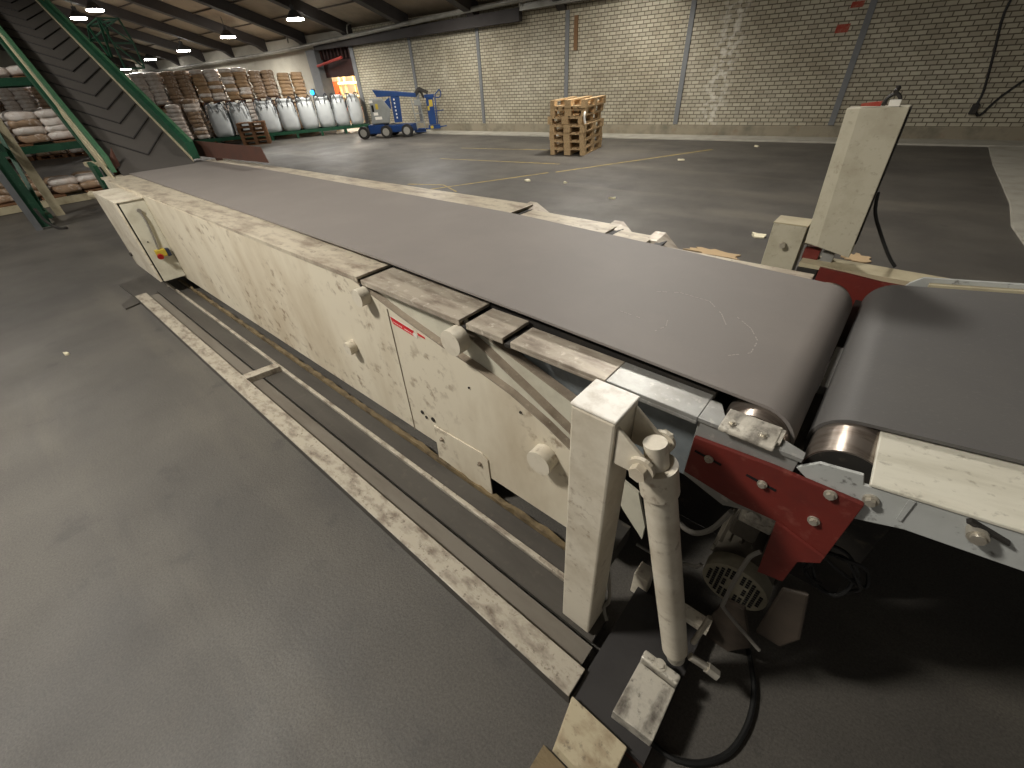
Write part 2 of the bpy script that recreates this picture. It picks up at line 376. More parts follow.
# concrete plinth and kerb along the wall
bm = nb(); box(bm, -12.6, 16, -.06, -.001, 0, .24); wstruct('baseboard_back', bm, 'plinth')
bm = nb(); box(bm, -12.6, 16, -.72, -.061, 0, .03); wstruct('trim_1', bm, 'kerb')
bm = nb(); prism_z(bm, [(1.11, 5.2), (1.08, 5.95), (1.02, 6.6), (1.05, 7.6), (1.02, 8.6), (.97, 10.2), (.96, 11.9), (5.5, 12.35), (5.5, 5.2)], .0005, .02); struct('trim_2', bm, 'kerb')
# grey piers standing a little proud of the bricks
for i, s in enumerate((-9.69, -6.84, -3.83, -.66, 2.67, 5.9)):
    bm = nb(); box(bm, s - .055, s + .055, -.03, -.001, .25, 2.72); wstruct('trim_%d' % (3 + i), bm, 'pier')
bm = nb(); box(bm, -3.62, -3.52, -.04, -.001, 1.9, 2.6)
struct_o = wstruct('trim_9', bm, mat('brown_board', srgb(112, 84, 56), .7))
# gateway piers
bm = nb(); box(bm, -15.3, -14.75, -.15, .34, 0, 2.62); wstruct('trim_10', bm, 'pier')
bm = nb(); box(bm, -12.8, -12.6, -.03, .34, 0, 2.62); wstruct('trim_11', bm, 'pier')

# gateway: dark red roller curtain and the lit hall behind it
g = thing('roller_gate', 'raised dark red roller gate in the wall opening behind the white bulk bags', 'gate', wp(-13.8, .1, 1.72), WA)
bm = nb(); box(bm, -14.7, -12.82, .08, .14, 1.74, 2.25); bm.transform(WMAT); obj('gate_curtain', bm, 'darkred', g)
for k in range(9):
    bm = nb(); x = -14.66 + k * .215; box(bm, x, x + .07, .02, .075, 2.3, 2.6); bm.transform(WMAT); obj('slat', bm, 'darkred', g)
bm = nb(); box(bm, -14.72, -12.81, .145, .2, 1.9, 2.61); bm.transform(WMAT); obj('backing_sheet', bm, mat('gate_backing', srgb(38, 24, 20), .8), g)
bm = nb(); cyl(bm, (-14.7, -.2, 2.12), (-13.1, -.2, 2.3), .04, n=12); bm.transform(WMAT); obj('lift_bar', bm, 'pinkbar', g)
bm = nb()
box(bm, -21.5, -11, 4.6, 4.7, 0, 3); box(bm, -21.6, -21.5, .31, 4.7, 0, 3); box(bm, -11, -10.9, .31, 4.7, 0, 3); box(bm, -21.6, -10.9, .31, 4.7, 3, 3.1)
wstruct('wall_annex', bm, 'annex')
o = thing('orange_sheet_stack', 'orange panel standing in the bright room seen through the gateway', 'panel', wp(-18, 3, 0), WA)
bm = nb(); box(bm, -18.6, -17.5, 2.6, 2.66, .02, 1.62); bm.transform(WMAT); obj('panel', bm, 'orange', o)
for x in (-18.6, -17.58):
    bm = nb(); box(bm, x, x + .08, 2.4, 2.9, 0, .019); bm.transform(WMAT); obj('foot', bm, 'orange', o)
o = thing('shelf_rack', 'cream shelving rack in the bright room seen through the gateway', 'rack', wp(-16.4, 3, 0), WA)
for x in (-17.3, -16.9, -16.2, -15.6):
    bm = nb(); box(bm, x, x + .07, 2.5, 2.57, 0, 2.4); bm.transform(WMAT); obj('upright', bm, mat('cream_rack', srgb(226, 190, 120), .5), o)
for z in (.5, 1.0, 1.5, 1.95):
    bm = nb(); box(bm, -17.3, -15.53, 2.44, 2.495, z, z + .08); bm.transform(WMAT); obj('shelf', bm, mat('shelf_red' if z < .9 else 'shelf_cream', srgb(150, 50, 40) if z < .9 else srgb(210, 196, 160), .5), o)

# roof: one slope rising from the wall, dark beams every 2.9 m
SL = .3; EZ = 3.15
RT = WMAT
def roofz(o): return EZ + SL * (-o)
bm = nb()
hexa(bm, [(-45, .3, roofz(.3) + .02), (16, .3, roofz(.3) + .02), (16, -19, roofz(-19) + .02), (-45, -19, roofz(-19) + .02)],
     [(-45, .3, roofz(.3) + .2), (16, .3, roofz(.3) + .2), (16, -19, roofz(-19) + .2), (-45, -19, roofz(-19) + .2)])
wstruct('ceiling', bm, 'roof')
n = 12
for i, s in enumerate([-9.7 - 2.85 * k for k in range(12)] + [-6.85, -4.0, -1.15, 1.7, 4.55]):
    bm = nb()
    prof = [(-.001, roofz(0) - .42), (-.35, roofz(-.35) - .3), (-19, roofz(-19) - .3), (-19, roofz(-19) + .015), (-.001, roofz(0) + .015)]
    hexa(bm, [(s - .13, a, b) for a, b in prof], [(s + .13, a, b) for a, b in prof])
    wstruct('trim_%d' % n, bm, 'beam'); n += 1
for k in range(9):                                           # joints between roof panels
    o_ = -1.2 - 1.25 * k
    bm = nb(); box(bm, -44, 14, o_ - .03, o_ + .03, roofz(o_) - .02, roofz(o_) + .012)
    wstruct('trim_%d' % n, bm, 'roofjoint'); n += 1

# overhead pipe with its supporting beam, hung along the wall
p = thing('overhead_pipe', 'long grey pipe and tray running along the brick wall below the roof', 'pipe', wp(-12, -.3, 2.6), WA)
bm = nb(); tube(bm, [(-40, -.32, 2.62), (-20, -.32, 2.66), (-12.6, -.32, 2.82), (-7.4, -.32, 2.98), (-1, -.32, 3.1), (6, -.32, 3.2)], .06, n=12, steps=4); bm.transform(WMAT); obj('pipe', bm, 'pipe', p, smooth=True)
bm = nb(); hexa(bm, [(-14.6, -.22, 2.58), (-14.6, -.06, 2.58), (-14.6, -.06, 2.78), (-14.6, -.22, 2.78)], [(-5.2, -.22, 2.62), (-5.2, -.06, 2.62), (-5.2, -.06, 2.9), (-5.2, -.22, 2.9)]); bm.transform(WMAT); obj('tray', bm, 'beam', p)
bm = nb(); hexa(bm, [(-5.15, -.26, 2.82), (-5.15, -.06, 2.82), (-5.15, -.06, 2.95), (-5.15, -.26, 2.95)], [(2, -.26, 2.9), (2, -.06, 2.9), (2, -.06, 3.03), (2, -.26, 3.03)]); bm.transform(WMAT); obj('tray', bm, 'pipe', p)
for s in (-16, -12.3, -9.7, -7.2, -5.1):
    bm = nb(); tube(bm, [(s, -.32, 2.9), (s + .02, -.30, 3.1), (s, -.1, 3.2), (s, -.02, 3.2)], .025, n=6, steps=3); bm.transform(WMAT); obj('hanger', bm, 'pipe', p)

# lamps: the row of high-bay lamps seen in the photograph, continued over the machine, plus unseen lamps added for fill
def lamp(x, y, z, label, power, k):
    t = thing('ceiling_lamp', label, 'lamp', (x, y, z), 0, 'high bay lamps under the roof')
    bm = nb(); cyl(bm, (0, 0, .03), (0, 0, .22), .26, .1, n=16); cyl(bm, (0, 0, .22), (0, 0, .34), .07, .07, n=10)
    obj('housing', bm, 'lamp_frame', t, world=False)
    bm = nb(); cyl(bm, (0, 0, -.01), (0, 0, .028), .25, .25, n=16); obj('glass', bm, 'lamp', t, world=False)
    ztop = EZ + SL * max(0, (W0 - Vector((x, y, 0))).dot(wn)) + .1
    if ztop > z + .4:
        bm = nb(); cyl(bm, (0, 0, .34), (0, 0, ztop - z), .012, n=6); obj('hanger', bm, 'lamp_frame', t, world=False)
    L = bpy.data.lights.new('lamp_light', 'SPOT'); L.energy = power; L.spot_size = math.radians(165); L.spot_blend = .6; L.shadow_soft_size = .3
    L.color = (1, .95, .87)
    lo = bpy.data.objects.new('lamp_light', L); COL.objects.link(lo); lo.location = (0, 0, -.05); lo.parent = t
LAMPS = [(-16.2, 8.7, 3.2, 'bright ceiling lamp nearest the wall gateway', 260), (-21.3, 8.55, 3.15, 'ceiling lamp over the wrapped sacks, second from the gateway', 260),
         (-26.2, 8.45, 3.05, 'ceiling lamp third from the gateway, smaller', 160), (-30.9, 8.3, 3.0, 'ceiling lamp fourth from the gateway, small', 120),
         (-36.4, 8.35, 2.85, 'tiny ceiling lamp at the far end above the green conveyor edge', 80),
         (-23.3, 5.3, 4.0, 'large glare lamp beside the green lattice, right of the pair', 260), (-25.6, 5.2, 4.0, 'large glare lamp beside the green lattice, left of the pair', 260),
         (-11.0, 8.9, 3.6, 'high lamp over the open floor beside the blue lift', 300), (-5.4, 9.2, 4.0, 'high lamp over the open floor beside the pallet stack', 520),
         (-2.9, -1.5, 4.1, 'high lamp over the left aisle beside the cream machine', 450), (-9.5, -1.5, 4.6, 'added unseen fill lamp over the left aisle by the racks', 180),  # the lamp by the racks is unseen, added for lighting
         (-2.2, 5.2, 4.4, 'added unseen fill lamp over the open floor behind the belt', 330)]  # unseen lamp, added to light the far side
for k, a in enumerate(LAMPS): lamp(*a, k)
al = bpy.data.lights.new('annex_light', 'POINT'); al.energy = 420; al.shadow_soft_size = .3; al.color = (1, .9, .75)
ao = bpy.data.objects.new('annex_light', al); COL.objects.link(ao); ao.location = wp(-16.2, 1.6, 2.6)
t = thing('blue_signal_lamp', 'small glowing blue lamp on the plastered wall above the bulk bags', 'lamp', wp(-15.7, -.02, 1.3), WA)
bm = nb(); box(bm, -.09, .09, -.03, 0, -.12, .12); obj('backplate', bm, 'lamp_frame', t, world=False)
bm = nb(); cyl(bm, (0, -.1, 0), (0, -.03, 0), .08, n=14); obj('lens', bm, 'bluelamp', t, world=False)


# red painted patches on the bricks, cable on the wall
for s, z, w, h, lb in ((2.30, 1.87, .22, .13, 'lower faded red painted patch on the brick wall left of the right pier'), (2.42, 2.21, .2, .09, 'upper faded red painted patch on the brick wall near the frame top')):
    bm = nb(); hexa(bm, [(s - w / 2, -.004, z - h / 2), (s + w / 2, -.004, z - h / 2), (s + w / 2 + .01, -.004, z + h / 2), (s - w / 2 + .01, -.004, z + h / 2)],
                    [(s - w / 2, -.001, z - h / 2), (s + w / 2, -.001, z - h / 2), (s + w / 2 + .01, -.001, z + h / 2), (s - w / 2 + .01, -.001, z + h / 2)])
    bm.transform(WMAT); tag(obj('painted_patch', bm, 'redpaint', loc=tuple(wp(s, 0, z))), lb, 'wall marking', 'red patches on the wall')
bm = nb(); tube(bm, [(4.62, -.02, 2.3), (4.58, -.02, 1.9), (4.72, -.02, 1.3), (4.83, -.02, .8), (4.84, -.03, .55), (4.95, -.03, .42), (5.1, -.02, .7), (5.5, -.02, 1.2)], .018, n=6, steps=4)
bm.transform(WMAT); tag(obj('wall_cable', bm, 'hose', loc=tuple(wp(4.8, 0, .5))), 'thin dark cable hanging down the brick wall at the far right', 'cable')
bm = nb(); box(bm, 4.78, 4.88, -.08, -.001, .44, .6); bm.transform(WMAT); tag(obj('junction_box', bm, 'black', loc=tuple(wp(4.83, 0, .44)), bev=.01), 'small dark box on the brick wall where the cable ends', 'box')

# worn yellow floor lines and small scraps
k = n
for a, b, w in (((-6.35, 4.55), (-5.1, 6.9), .05), ((-6.9, 5.0), (-6.2, 5.25), .05), ((-6.2, 5.25), (-5.6, 5.0), .03), ((-5.0, 7.0), (-3.3, 10.3), .05), ((-8.5, 7.2), (-5.4, 7.7), .04), ((-9.2, 8.6), (-6.2, 9.2), .04)):
    bm = nb(); bar(bm, (a[0], a[1], .0015), (b[0], b[1], .0015), w, .002); struct('trim_%d' % k, bm, 'yline'); k += 1
def scrap(x, y, s, seed, label):
    random.seed(seed)
    bm = nb(); pts = [(x + s * random.uniform(.6, 1.2) * math.cos(a), y + s * random.uniform(.5, 1) * math.sin(a)) for a in [i * PI / 3.5 for i in range(7)]]
    prism_z(bm, pts, .001, .012)
    for v in bm.verts:
        if v.co.z > .01: v.co.z += random.uniform(0, .02)
    tag(obj('paper_scrap', bm, 'scrap', loc=(x, y, 0)), label, 'litter', 'pale scraps on the floor')
scrap(-.95, 5.05, .09, 1, 'largest pale scrap on the dark floor left of the short grey column')
scrap(-5.0, 6.15, .06, 2, 'small white scrap on the floor below the pallet stack, left one')
scrap(-4.3, 6.3, .045, 3, 'tiny white scrap on the floor below the pallet stack, right one')
scrap(-5.15, 4.7, .07, 4, 'white scrap on the floor just beyond the belt middle')
scrap(-3.1, 5.75, .05, 5, 'tiny pale scrap on the open floor right of the pallet stack')
scrap(-3.4, 8.9, .07, 6, 'pale scrap near the wall kerb between two piers')
scrap(-2.6, 10.9, .07, 7, 'pale scrap lying against the wall kerb')
scrap(-4.4, -.25, .02, 8, 'tiny white speck on the near left floor beside the rail')
random.seed(31)
for cx_, cy_, rx, ry, lb in ((-1.15, 4.33, .30, .10, 'light brown sawdust strewn behind the belt left of the short column'), (-.07, 4.85, .11, .12, 'small patch of sawdust on the floor behind the tall column')):
    bm = nb(); nn_ = 26; ringv = []
    for q in range(nn_):
        a = 2 * PI * q / nn_; r = random.uniform(.6, 1.15); ringv.append((cx_ + rx * r * math.cos(a), cy_ + ry * r * math.sin(a)))
    prism_z(bm, ringv, .001, .012)
    o = tag(obj('sawdust_patch', bm, 'dust', loc=(cx_, cy_, 0)), lb, 'sawdust'); o['kind'] = 'stuff'
# ------------------------------------------------------------------ the belt machine
def lerp_tab(tab, x):
    for (a, va), (b, vb) in zip(tab, tab[1:]):
        if x <= b: return va + (vb - va) * max(0, (x - a)) / (b - a)
    return tab[-1][1]
ZT = [(-6.6, .90), (-3, .915), (-1.55, .945), (-.74, .935), (-.05, .918)]
YN = [(-6.6, 1.03), (-3, .985), (-1.55, .925), (-.74, .905), (-.05, .893)]
YF = [(-6.6, 1.80), (-5, 1.86), (-2.9, 1.83), (-1.55, 1.745), (-.74, 1.705), (-.05, 1.685)]
def belt_loop(path, th=.008):
    """closed belt: path = [(x, z, y_near, y_far, nx, nz)]"""
    bm = nb(); n = len(path); rows = []
    for x, z, a, b, nx, nz in path:
        ys = [a, a + .004] + [a + (b - a) * k / 6 for k in range(1, 6)] + [b - .004, b]
        rows.append(([bm.verts.new((x, y, z)) for y in ys], [bm.verts.new((x - nx * th, y, z - nz * th)) for y in ys]))
    for i in range(n):
        o0, i0 = rows[i]; o1, i1 = rows[(i + 1) % n]
        for k in range(len(o0) - 1):
            bm.faces.new([o0[k], o0[k + 1], o1[k + 1], o1[k]]); bm.faces.new([i0[k], i1[k], i1[k + 1], i0[k + 1]])
        bm.faces.new([o0[0], o1[0], i1[0], i0[0]]); bm.faces.new([o0[-1], i0[-1], i1[-1], o1[-1]])
    return bm
mc = thing('belt_conveyor', 'long cream steel belt conveyor with wide grey belt, red end plate and worn cover strips', 'conveyor', (-3.3, 1.33, 0))
path = []
for i in range(0, 41):
    x = -6.55 + (6.55 - .055) * i / 40
    path.append((x, lerp_tab(ZT, x), lerp_tab(YN, x), lerp_tab(YF, x), 0, 1))
RD = .083
for i in range(1, 16):
    t = PI / 2 - PI * i / 16; path.append((-.055 + RD * math.cos(t), .835 + RD * math.sin(t), .893, 1.685, math.cos(t), math.sin(t)))
path += [(-.055, .752, .893, 1.685, 0, -1), (-3, .752, .985, 1.80, 0, -1), (-6.55, .734, 1.03, 1.80, 0, -1)]
for i in range(1, 12):
    t = -PI / 2 - PI * i / 12; path.append((-6.55 + RD * math.cos(t), .817 + RD * math.sin(t), 1.03, 1.80, math.cos(t), math.sin(t)))
obj('belt', belt_loop(path), 'belt', mc, smooth=True)
for c, a, b in (((-.055, .835), .853, 1.72), ((-6.55, .817), 1.02, 1.81)):
    bm = nb(); cyl(bm, (c[0], a, c[1]), (c[0], b, c[1]), RD - .0088, n=48)
    dr = obj('drum', bm, 'brass', mc, smooth=True)
    bm = nb(); cyl(bm, (c[0], a - .03, c[1]), (c[0], a - .0005, c[1]), .018, n=16); cyl(bm, (c[0], b + .0005, c[1]), (c[0], b + .03, c[1]), .018, n=16)
    obj('axle', bm, 'bolt', dr, smooth=True)

# pale rubbed arcs on the belt
random.seed(2)
for arc in ([(-.531, 1.270), (-.432, 1.326), (-.332, 1.321), (-.274, 1.260), (-.240, 1.200)], [(-.230, 1.267), (-.178, 1.222), (-.144, 1.164), (-.141, 1.091), (-.185, 1.042)],
            [(-.529, 1.094), (-.442, 1.090)], [(-.389, 1.046), (-.376, 1.091), (-.387, 1.128)]):
    bm = nb()
    P_ = [Vector((x, y, lerp_tab(ZT, x) + .0004)) for x, y in arc]
    for a_, b_ in zip(P_, P_[1:]):
        for q in range(6):
            if random.random() < .8: bar(bm, a_.lerp(b_, q / 6), a_.lerp(b_, (q + .8) / 6), .0028, .0004)
    obj('rub_mark', bm, mat('rub_mark', srgb(160, 154, 146), .7), mc)
# near side panels, one behind another, each with a sloping upper edge
P1 = [(-5.0, .885), (-1.60, .890), (-1.53, .868), (-1.307, .806), (-1.070, .752), (-.90, .722), (-.745, .683), (-.60, .625), (-.50, .572), (-.485, .14), (-4.86, .14), (-4.86, .17)]
bm = nb(); prism_y(bm, [(-6.3, .885), (-1.60, .890), (-1.53, .868), (-1.307, .806), (-1.070, .752), (-.90, .722), (-.745, .683), (-.60, .625), (-.50, .572), (-.42, .50), (-.37, .42), (-.36, .15), (-6.3, .13)], .790, .798)
sp = obj('side_panel', bm, 'cream', mc)
def lip(tab, y0, y1, th=.006, m='lip', nm='edge_strip'):
    bm = nb()
    for (a, za), (b, zb) in zip(tab, tab[1:]):
        hexa(bm, [(a, y0, za), (b, y0, zb), (b, y1, zb), (a, y1, za)], [(a, y0, za + th), (b, y0, zb + th), (b, y1, zb + th), (a, y1, za + th)])
    return obj(nm, bm, m, sp)
lip([(-1.60, .890), (-1.53, .868), (-1.307, .806), (-1.070, .752), (-.90, .722), (-.745, .683), (-.60, .625), (-.50, .572)], .79, .818)
bm = nb(); prism_y(bm, [(-1.56, .888), (-1.060, .870), (-.870, .785), (-.685, .693), (-.535, .616), (-.42, .55), (-.42, .40), (-1.56, .40)], .819, .824)
obj('side_panel', bm, 'plate2', mc)
lip([(-1.09, .882), (-1.060, .870), (-.870, .785), (-.685, .693), (-.535, .616), (-.45, .572)], .819, .850)
bm = nb(); prism_y(bm, [(-1.0, .884), (-.94, .835), (-.896, .821), (-.708, .763), (-.545, .712), (-.40, .66), (-.40, .40), (-1.0, .40)], .851, .856)
obj('side_panel', bm, 'plate2', mc)
lip([(-.94, .838), (-.896, .821), (-.708, .763), (-.545, .712), (-.42, .67)], .851, .884)
bm = nb(); prism_y(bm, [(-.76, .875), (-.14, .875), (-.14, .60), (-.76, .60)], .888, .894)
obj('side_panel', bm, 'blue_grey', mc)
# seam and scratches
bm = nb(); hexa(bm, [(-1.386, .787, .82), (-1.382, .787, .82), (-1.415, .787, .14), (-1.419, .787, .14)], [(-1.386, .7899, .82), (-1.382, .7899, .82), (-1.415, .7899, .14), (-1.419, .7899, .14)])
obj('seam', bm, 'lip', sp)
# cover strips along the near belt edge
def cover(pts, z0, z1, th=.012, side=-1, nm='cover_strip', m='cover', hem=.022):
    """pts: (x, y_outer, y_inner, z)"""
    bm = nb()
    for (xa, oa, ia, za), (xb, ob, ib, zb) in zip(pts, pts[1:]):
        hexa(bm, [(xa, oa, za - th), (xb, ob, zb - th), (xb, ib, zb - th), (xa, ia, za - th)], [(xa, oa, za), (xb, ob, zb), (xb, ib, zb), (xa, ia, za)])
        hexa(bm, [(xa, oa, za - hem), (xb, ob, zb - hem), (xb, ob - side * .006, zb - hem), (xa, oa - side * .006, za - hem)], [(xa, oa, za - th + .0005), (xb, ob, zb - th + .0005), (xb, ob - side * .006, zb - th + .0005), (xa, oa - side * .006, za - th + .0005)])
    return obj(nm, bm, m, mc, bev=.002)
cover([(-6.5, .80, 1.07, .890), (-4, .795, 1.04, .900), (-1.558, .787, .99, .914)], 0, 0)
cover([(-1.530, .787, .955, .908), (-.948, .785, .955, .906)], 0, 0, m='cover_worn')
cover([(-.918, .787, .92, .902), (-.757, .787, .92, .902)], 0, 0, m='cover_worn')
cover([(-.727, .788, .90, .898), (-.40, .788, .895, .898)], 0, 0, m='cover_worn')
cover([(-.399, .788, .895, .898), (-.16, .788, .89, .898)], 0, 0, m='steel')
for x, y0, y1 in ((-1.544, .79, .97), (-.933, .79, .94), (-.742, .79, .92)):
    bm = nb(); box(bm, x - .011, x + .011, y0, y1, .872, .884); obj('gap_strip', bm, 'black', mc)  # black filler bars stand for the shade inside the open slots
# rail that carries the belt edge, seen in the shadow line between cover and belt
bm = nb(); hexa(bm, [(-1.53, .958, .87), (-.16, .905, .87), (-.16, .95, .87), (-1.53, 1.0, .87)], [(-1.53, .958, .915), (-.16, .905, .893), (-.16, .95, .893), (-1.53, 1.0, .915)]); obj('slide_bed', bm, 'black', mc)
bm = nb(); hexa(bm, [(-6.4, 1.09, .86), (-.2, .96, .86), (-.2, 1.62, .86), (-6.4, 1.77, .86)], [(-6.4, 1.09, .872), (-.2, .96, .888), (-.2, 1.62, .888), (-6.4, 1.77, .872)]); obj('slide_bed', bm, 'steel', mc)
# far cover strips with their raised folds
cover([(-6.5, 2.0, 1.79, .895), (-4, 2.02, 1.83, .905), (-1.62, 2.04, 1.73, .914)], 0, 0, side=1)
cover([(-1.56, 1.96, 1.73, .908), (-1.0, 1.955, 1.70, .905)], 0, 0, side=1)
cover([(-.96, 1.90, 1.70, .902), (-.78, 1.895, 1.69, .902)], 0, 0, side=1)
cover([(-.73, 1.80, 1.68, .898), (-.12, 1.80, 1.68, .898)], 0, 0, side=1)
for xa, xb, y in ((-1.68, -1.40, 2.05), (-1.05, -.86, 1.955), (-.80, -.62, 1.895)):
    bm = nb(); hexa(bm, [(xa, y - .06, .90), (xa + .05, y - .06, .90), (xb, y - .09, .80), (xb - .05, y - .06, .80)], [(xa, y + .04, .912), (xa + .05, y + .04, .912), (xb, y - .05, .86), (xb - .05, y - .05, .86)])
    obj('fold_strip', bm, 'cover_worn', mc)
    bm = nb(); box(bm, xa + .05, xa + .085, y - .16, y - .02, .885, .8958); obj('gap_strip', bm, 'black', mc)  # dark filler for the shade in the far slots
bm = nb(); prism_y(bm, [(-6.3, .885), (-1.6, .89), (-1.0, .74), (-.5, .58), (-.4, .02), (-6.3, .02)], 1.985, 1.993); obj('far_side_panel', bm, 'cream', mc)  # first panel's lower edge brought to the floor to block far lamp light
bm = nb(); prism_y(bm, [(-1.56, .89), (-.14, .875), (-.14, .60), (-1.56, .4)], 1.76, 1.768); obj('far_side_panel', bm, 'plate2', mc)
# inner frame
bm = nb()
for x in (-6.2, -5, -4, -3, -2, -1.2, -.62): box(bm, x, x + .06, .90, 1.75, .60, .70)
box(bm, -6.2, -.45, .90, .95, .56, .70); box(bm, -6.2, -.45, 1.70, 1.75, .56, .70)
for x in (-6.2, -4, -2.2, -.62): box(bm, x, x + .08, .90, .96, .0, .599); box(bm, x, x + .08, 1.69, 1.75, .0, .599)
box(bm, -6.15, -.45, .90, .96, .06, .2); box(bm, -6.15, -.45, 1.69, 1.75, .06, .2)
obj('frame', bm, 'black', mc)
bm = nb(); box(bm, -6.1, -.5, .972, 1.68, .22, .5); obj('undertray', bm, 'black', mc)
bm = nb(); box(bm, -.40, .34, 1.22, 1.235, .01, .70); box(bm, .325, .34, 1.236, 1.80, .01, .60); obj('light_blocker', bm, 'black', mc)  # added dark panels, block far lamp light and back the motor
# round bosses on the side panel
for x, z, r, l in ((-1.52, .845, .037, .045), (-1.79, .498, .034, .04), (-.955, .835, .047, .05), (-.592, .490, .048, .05)):
    bm = nb(); cyl(bm, (x, .7895, z), (x, .7895 - l, z), r, n=28)
    b = obj('boss', bm, 'cream2', sp, smooth=True, bev=.002)
for x, z in ((-1.60, .47), (-1.49, .80), (-1.33, .30), (-1.27, .33), (-1.30, .34), (-1.22, .25), (-.95, .24)):
    pass
bm = nb()
for x, z, r in ((-1.31, .31, .010), (-1.235, .305, .012), (-1.285, .292, .008), (-.70, .63, .005), (-.37, .20, .006), (-.95, .62, .004)):
    cyl(bm, (x, .7855, z), (x, .7898, z), r, n=12)
obj('rivets', bm, 'black', sp)
# access plate hanging below the side panel
bm = nb(); prism_y(bm, [(-1.235, .27), (-.925, .285), (-.895, .262), (-.892, .015), (-1.255, .02)], .784, .7895)
ap = obj('access_plate', bm, 'cream', mc, bev=.002)
for x, z in ((-1.19, .21), (-.945, .21)):
    bm = nb(); hexbolt(bm, (x, .784, z), (0, -1, 0), .008, .012); obj('bolt', bm, 'lip', ap)
# red sticker with white marks
bm = nb(); prism_y(bm, [(-1.378, .790), (-1.235, .770), (-1.225, .741), (-1.366, .758)], .7885, .7897); st = obj('sticker', bm, 'sticker', sp)
bm = nb()
for k in range(11):
    x = -1.36 + k * .0115; z = .779 - (x + 1.378) * .14 - .004
    if k == 5: continue
    prism_y(bm, [(x, z - .002), (x + .007, z - .003), (x + .007, z - .007), (x, z - .006)], .7878, .7884)
obj('sticker_lettering', bm, 'white', sp)
bm = nb(); prism_y(bm, [(-1.236, .762), (-1.212, .758), (-1.214, .742), (-1.238, .744)], .7878, .7884); obj('sticker_mark', bm, 'white', sp)
bm = nb(); prism_y(bm, [(-1.21, .768), (-1.168, .762), (-1.166, .754), (-1.208, .757)], .7885, .7897); obj('sticker_mark', bm, 'sticker', sp)
bm = nb(); prism_y(bm, [(-1.378, .793), (-1.235, .773), (-1.235, .7685), (-1.378, .7885)], .7885, .7897); obj('sticker_mark', bm, 'white', sp)

# control cabinet at the left end
bm = nb(); box(bm, -5.7, -4.85, .612, .789, .175, .862); cab = obj('control_cabinet', bm, 'plate2', mc, bev=.004)
bm = nb(); box(bm, -5.68, -4.852, .583, .6, .18, .872); cd = obj('cabinet_door', bm, 'cream2', cab, bev=.003)
bm = nb(); box(bm, -5.67, -4.862, .6005, .6115, .19, .852); obj('door_gasket', bm, 'hose', cab)
bm = nb(); box(bm, -5.7, -4.84, .60, .789, .8625, .868); obj('cabinet_lid', bm, 'cream2', cab)
bm = nb(); cyl(bm, (-5.6, .5825, .30), (-5.6, .565, .30), .018, n=12); obj('door_lock', bm, 'black', cab)
bm = nb(); tube(bm, [(-4.838, .715, .775), (-4.83, .72, .70), (-4.83, .712, .60), (-4.83, .70, .50), (-4.825, .69, .44)], .008, n=8, steps=4); cyl(bm, (-4.85, .715, .78), (-4.83, .715, .78), .016, n=12); obj('cable', bm, 'greyhose', cab)
bm = nb(); box(bm, -4.849, -4.80, .66, .735, .395, .455); es = obj('emergency_stop', bm, 'yellow', cab, bev=.004)
bm = nb(); box(bm, -4.849, -4.805, .7355, .765, .385, .45); obj('stop_box_back', bm, mat('dark_blue_plastic', srgb(36, 44, 62), .5), cab, bev=.004)
bm = nb(); cyl(bm, (-4.7995, .68, .418), (-4.78, .675, .41), .012, n=14); cyl(bm, (-4.78, .675, .41), (-4.765, .67, .405), .024, n=18); obj('stop_button', bm, 'redp', cab, smooth=True)
bm = nb(); cyl(bm, (-4.8495, .655, .53), (-4.845, .655, .53), .006, n=8); obj('keyhole', bm, 'hole', cab)

# right-hand end: grey end plate, red plate, bearing plates
bm = nb(); prism_y(bm, [(-.158, .898), (.045, .890), (.045, .70), (-.05, .66), (-.158, .70)], .795, .806); obj('end_plate', bm, 'steel', mc, bev=.001)
bm = nb(); prism_z(bm, [(-.1595, .789), (.05, .789), (.05, .812), (-.005, .832), (-.115, .832), (-.135, .87), (-.1595, .87)], .888, .8975); obj('end_plate_top', bm, 'steel', mc)
rp = nb(); prism_y(rp, [(-.155, .842), (.010, .853), (.168, .853), (.167, .645), (.133, .612), (.130, .520), (.077, .505), (.060, .705), (-.029, .700), (-.155, .722)], .783, .7945); rpo = obj('red_end_plate', rp, 'red', mc, bev=.0015)
bm = nb(); hexa(bm, [(.060, .779, .705), (.166, .779, .668), (.166, .7829, .668), (.060, .7829, .705)], [(.060, .781, .712), (.166, .781, .675), (.166, .7829, .675), (.060, .7829, .712)]); obj('fold_line', bm, 'red', rpo)
for x, z in ((-.110, .800), (.006, .797)):
    bm = nb(); box(bm, x - .035, x + .028, .7815, .7829, z - .003, z + .003); bmesh.ops.rotate(bm, cent=(x, .78, z), matrix=Matrix.Rotation(.12, 3, 'Y'), verts=bm.verts); obj('slot', bm, 'hole', rpo)
    bm = nb(); hexbolt(bm, (x, .7814, z), (0, -1, 0), .0068, .009); obj('bolt', bm, 'bolt', rpo)
for x, z in ((.116, .846), (.116, .760)):
    bm = nb(); hexbolt(bm, (x, .7829, z), (0, -1, 0), .0075, .010); obj('bolt', bm, 'bolt', rpo)
bm = nb(); box(bm, -.112, -.002, .772, .852, .8985, .908); bp = obj('bearing_plate', bm, 'silver', mc, bev=.003)
bm = nb(); box(bm, -.0035, .004, .80, .848, .86, .906); obj('bearing_flange', bm, 'silver', bp)
for x in (-.092, -.03):
    bm = nb(); hexbolt(bm, (x, .80, .9083), (0, 0, 1), .0055, .008); obj('bolt', bm, 'bolt', bp)
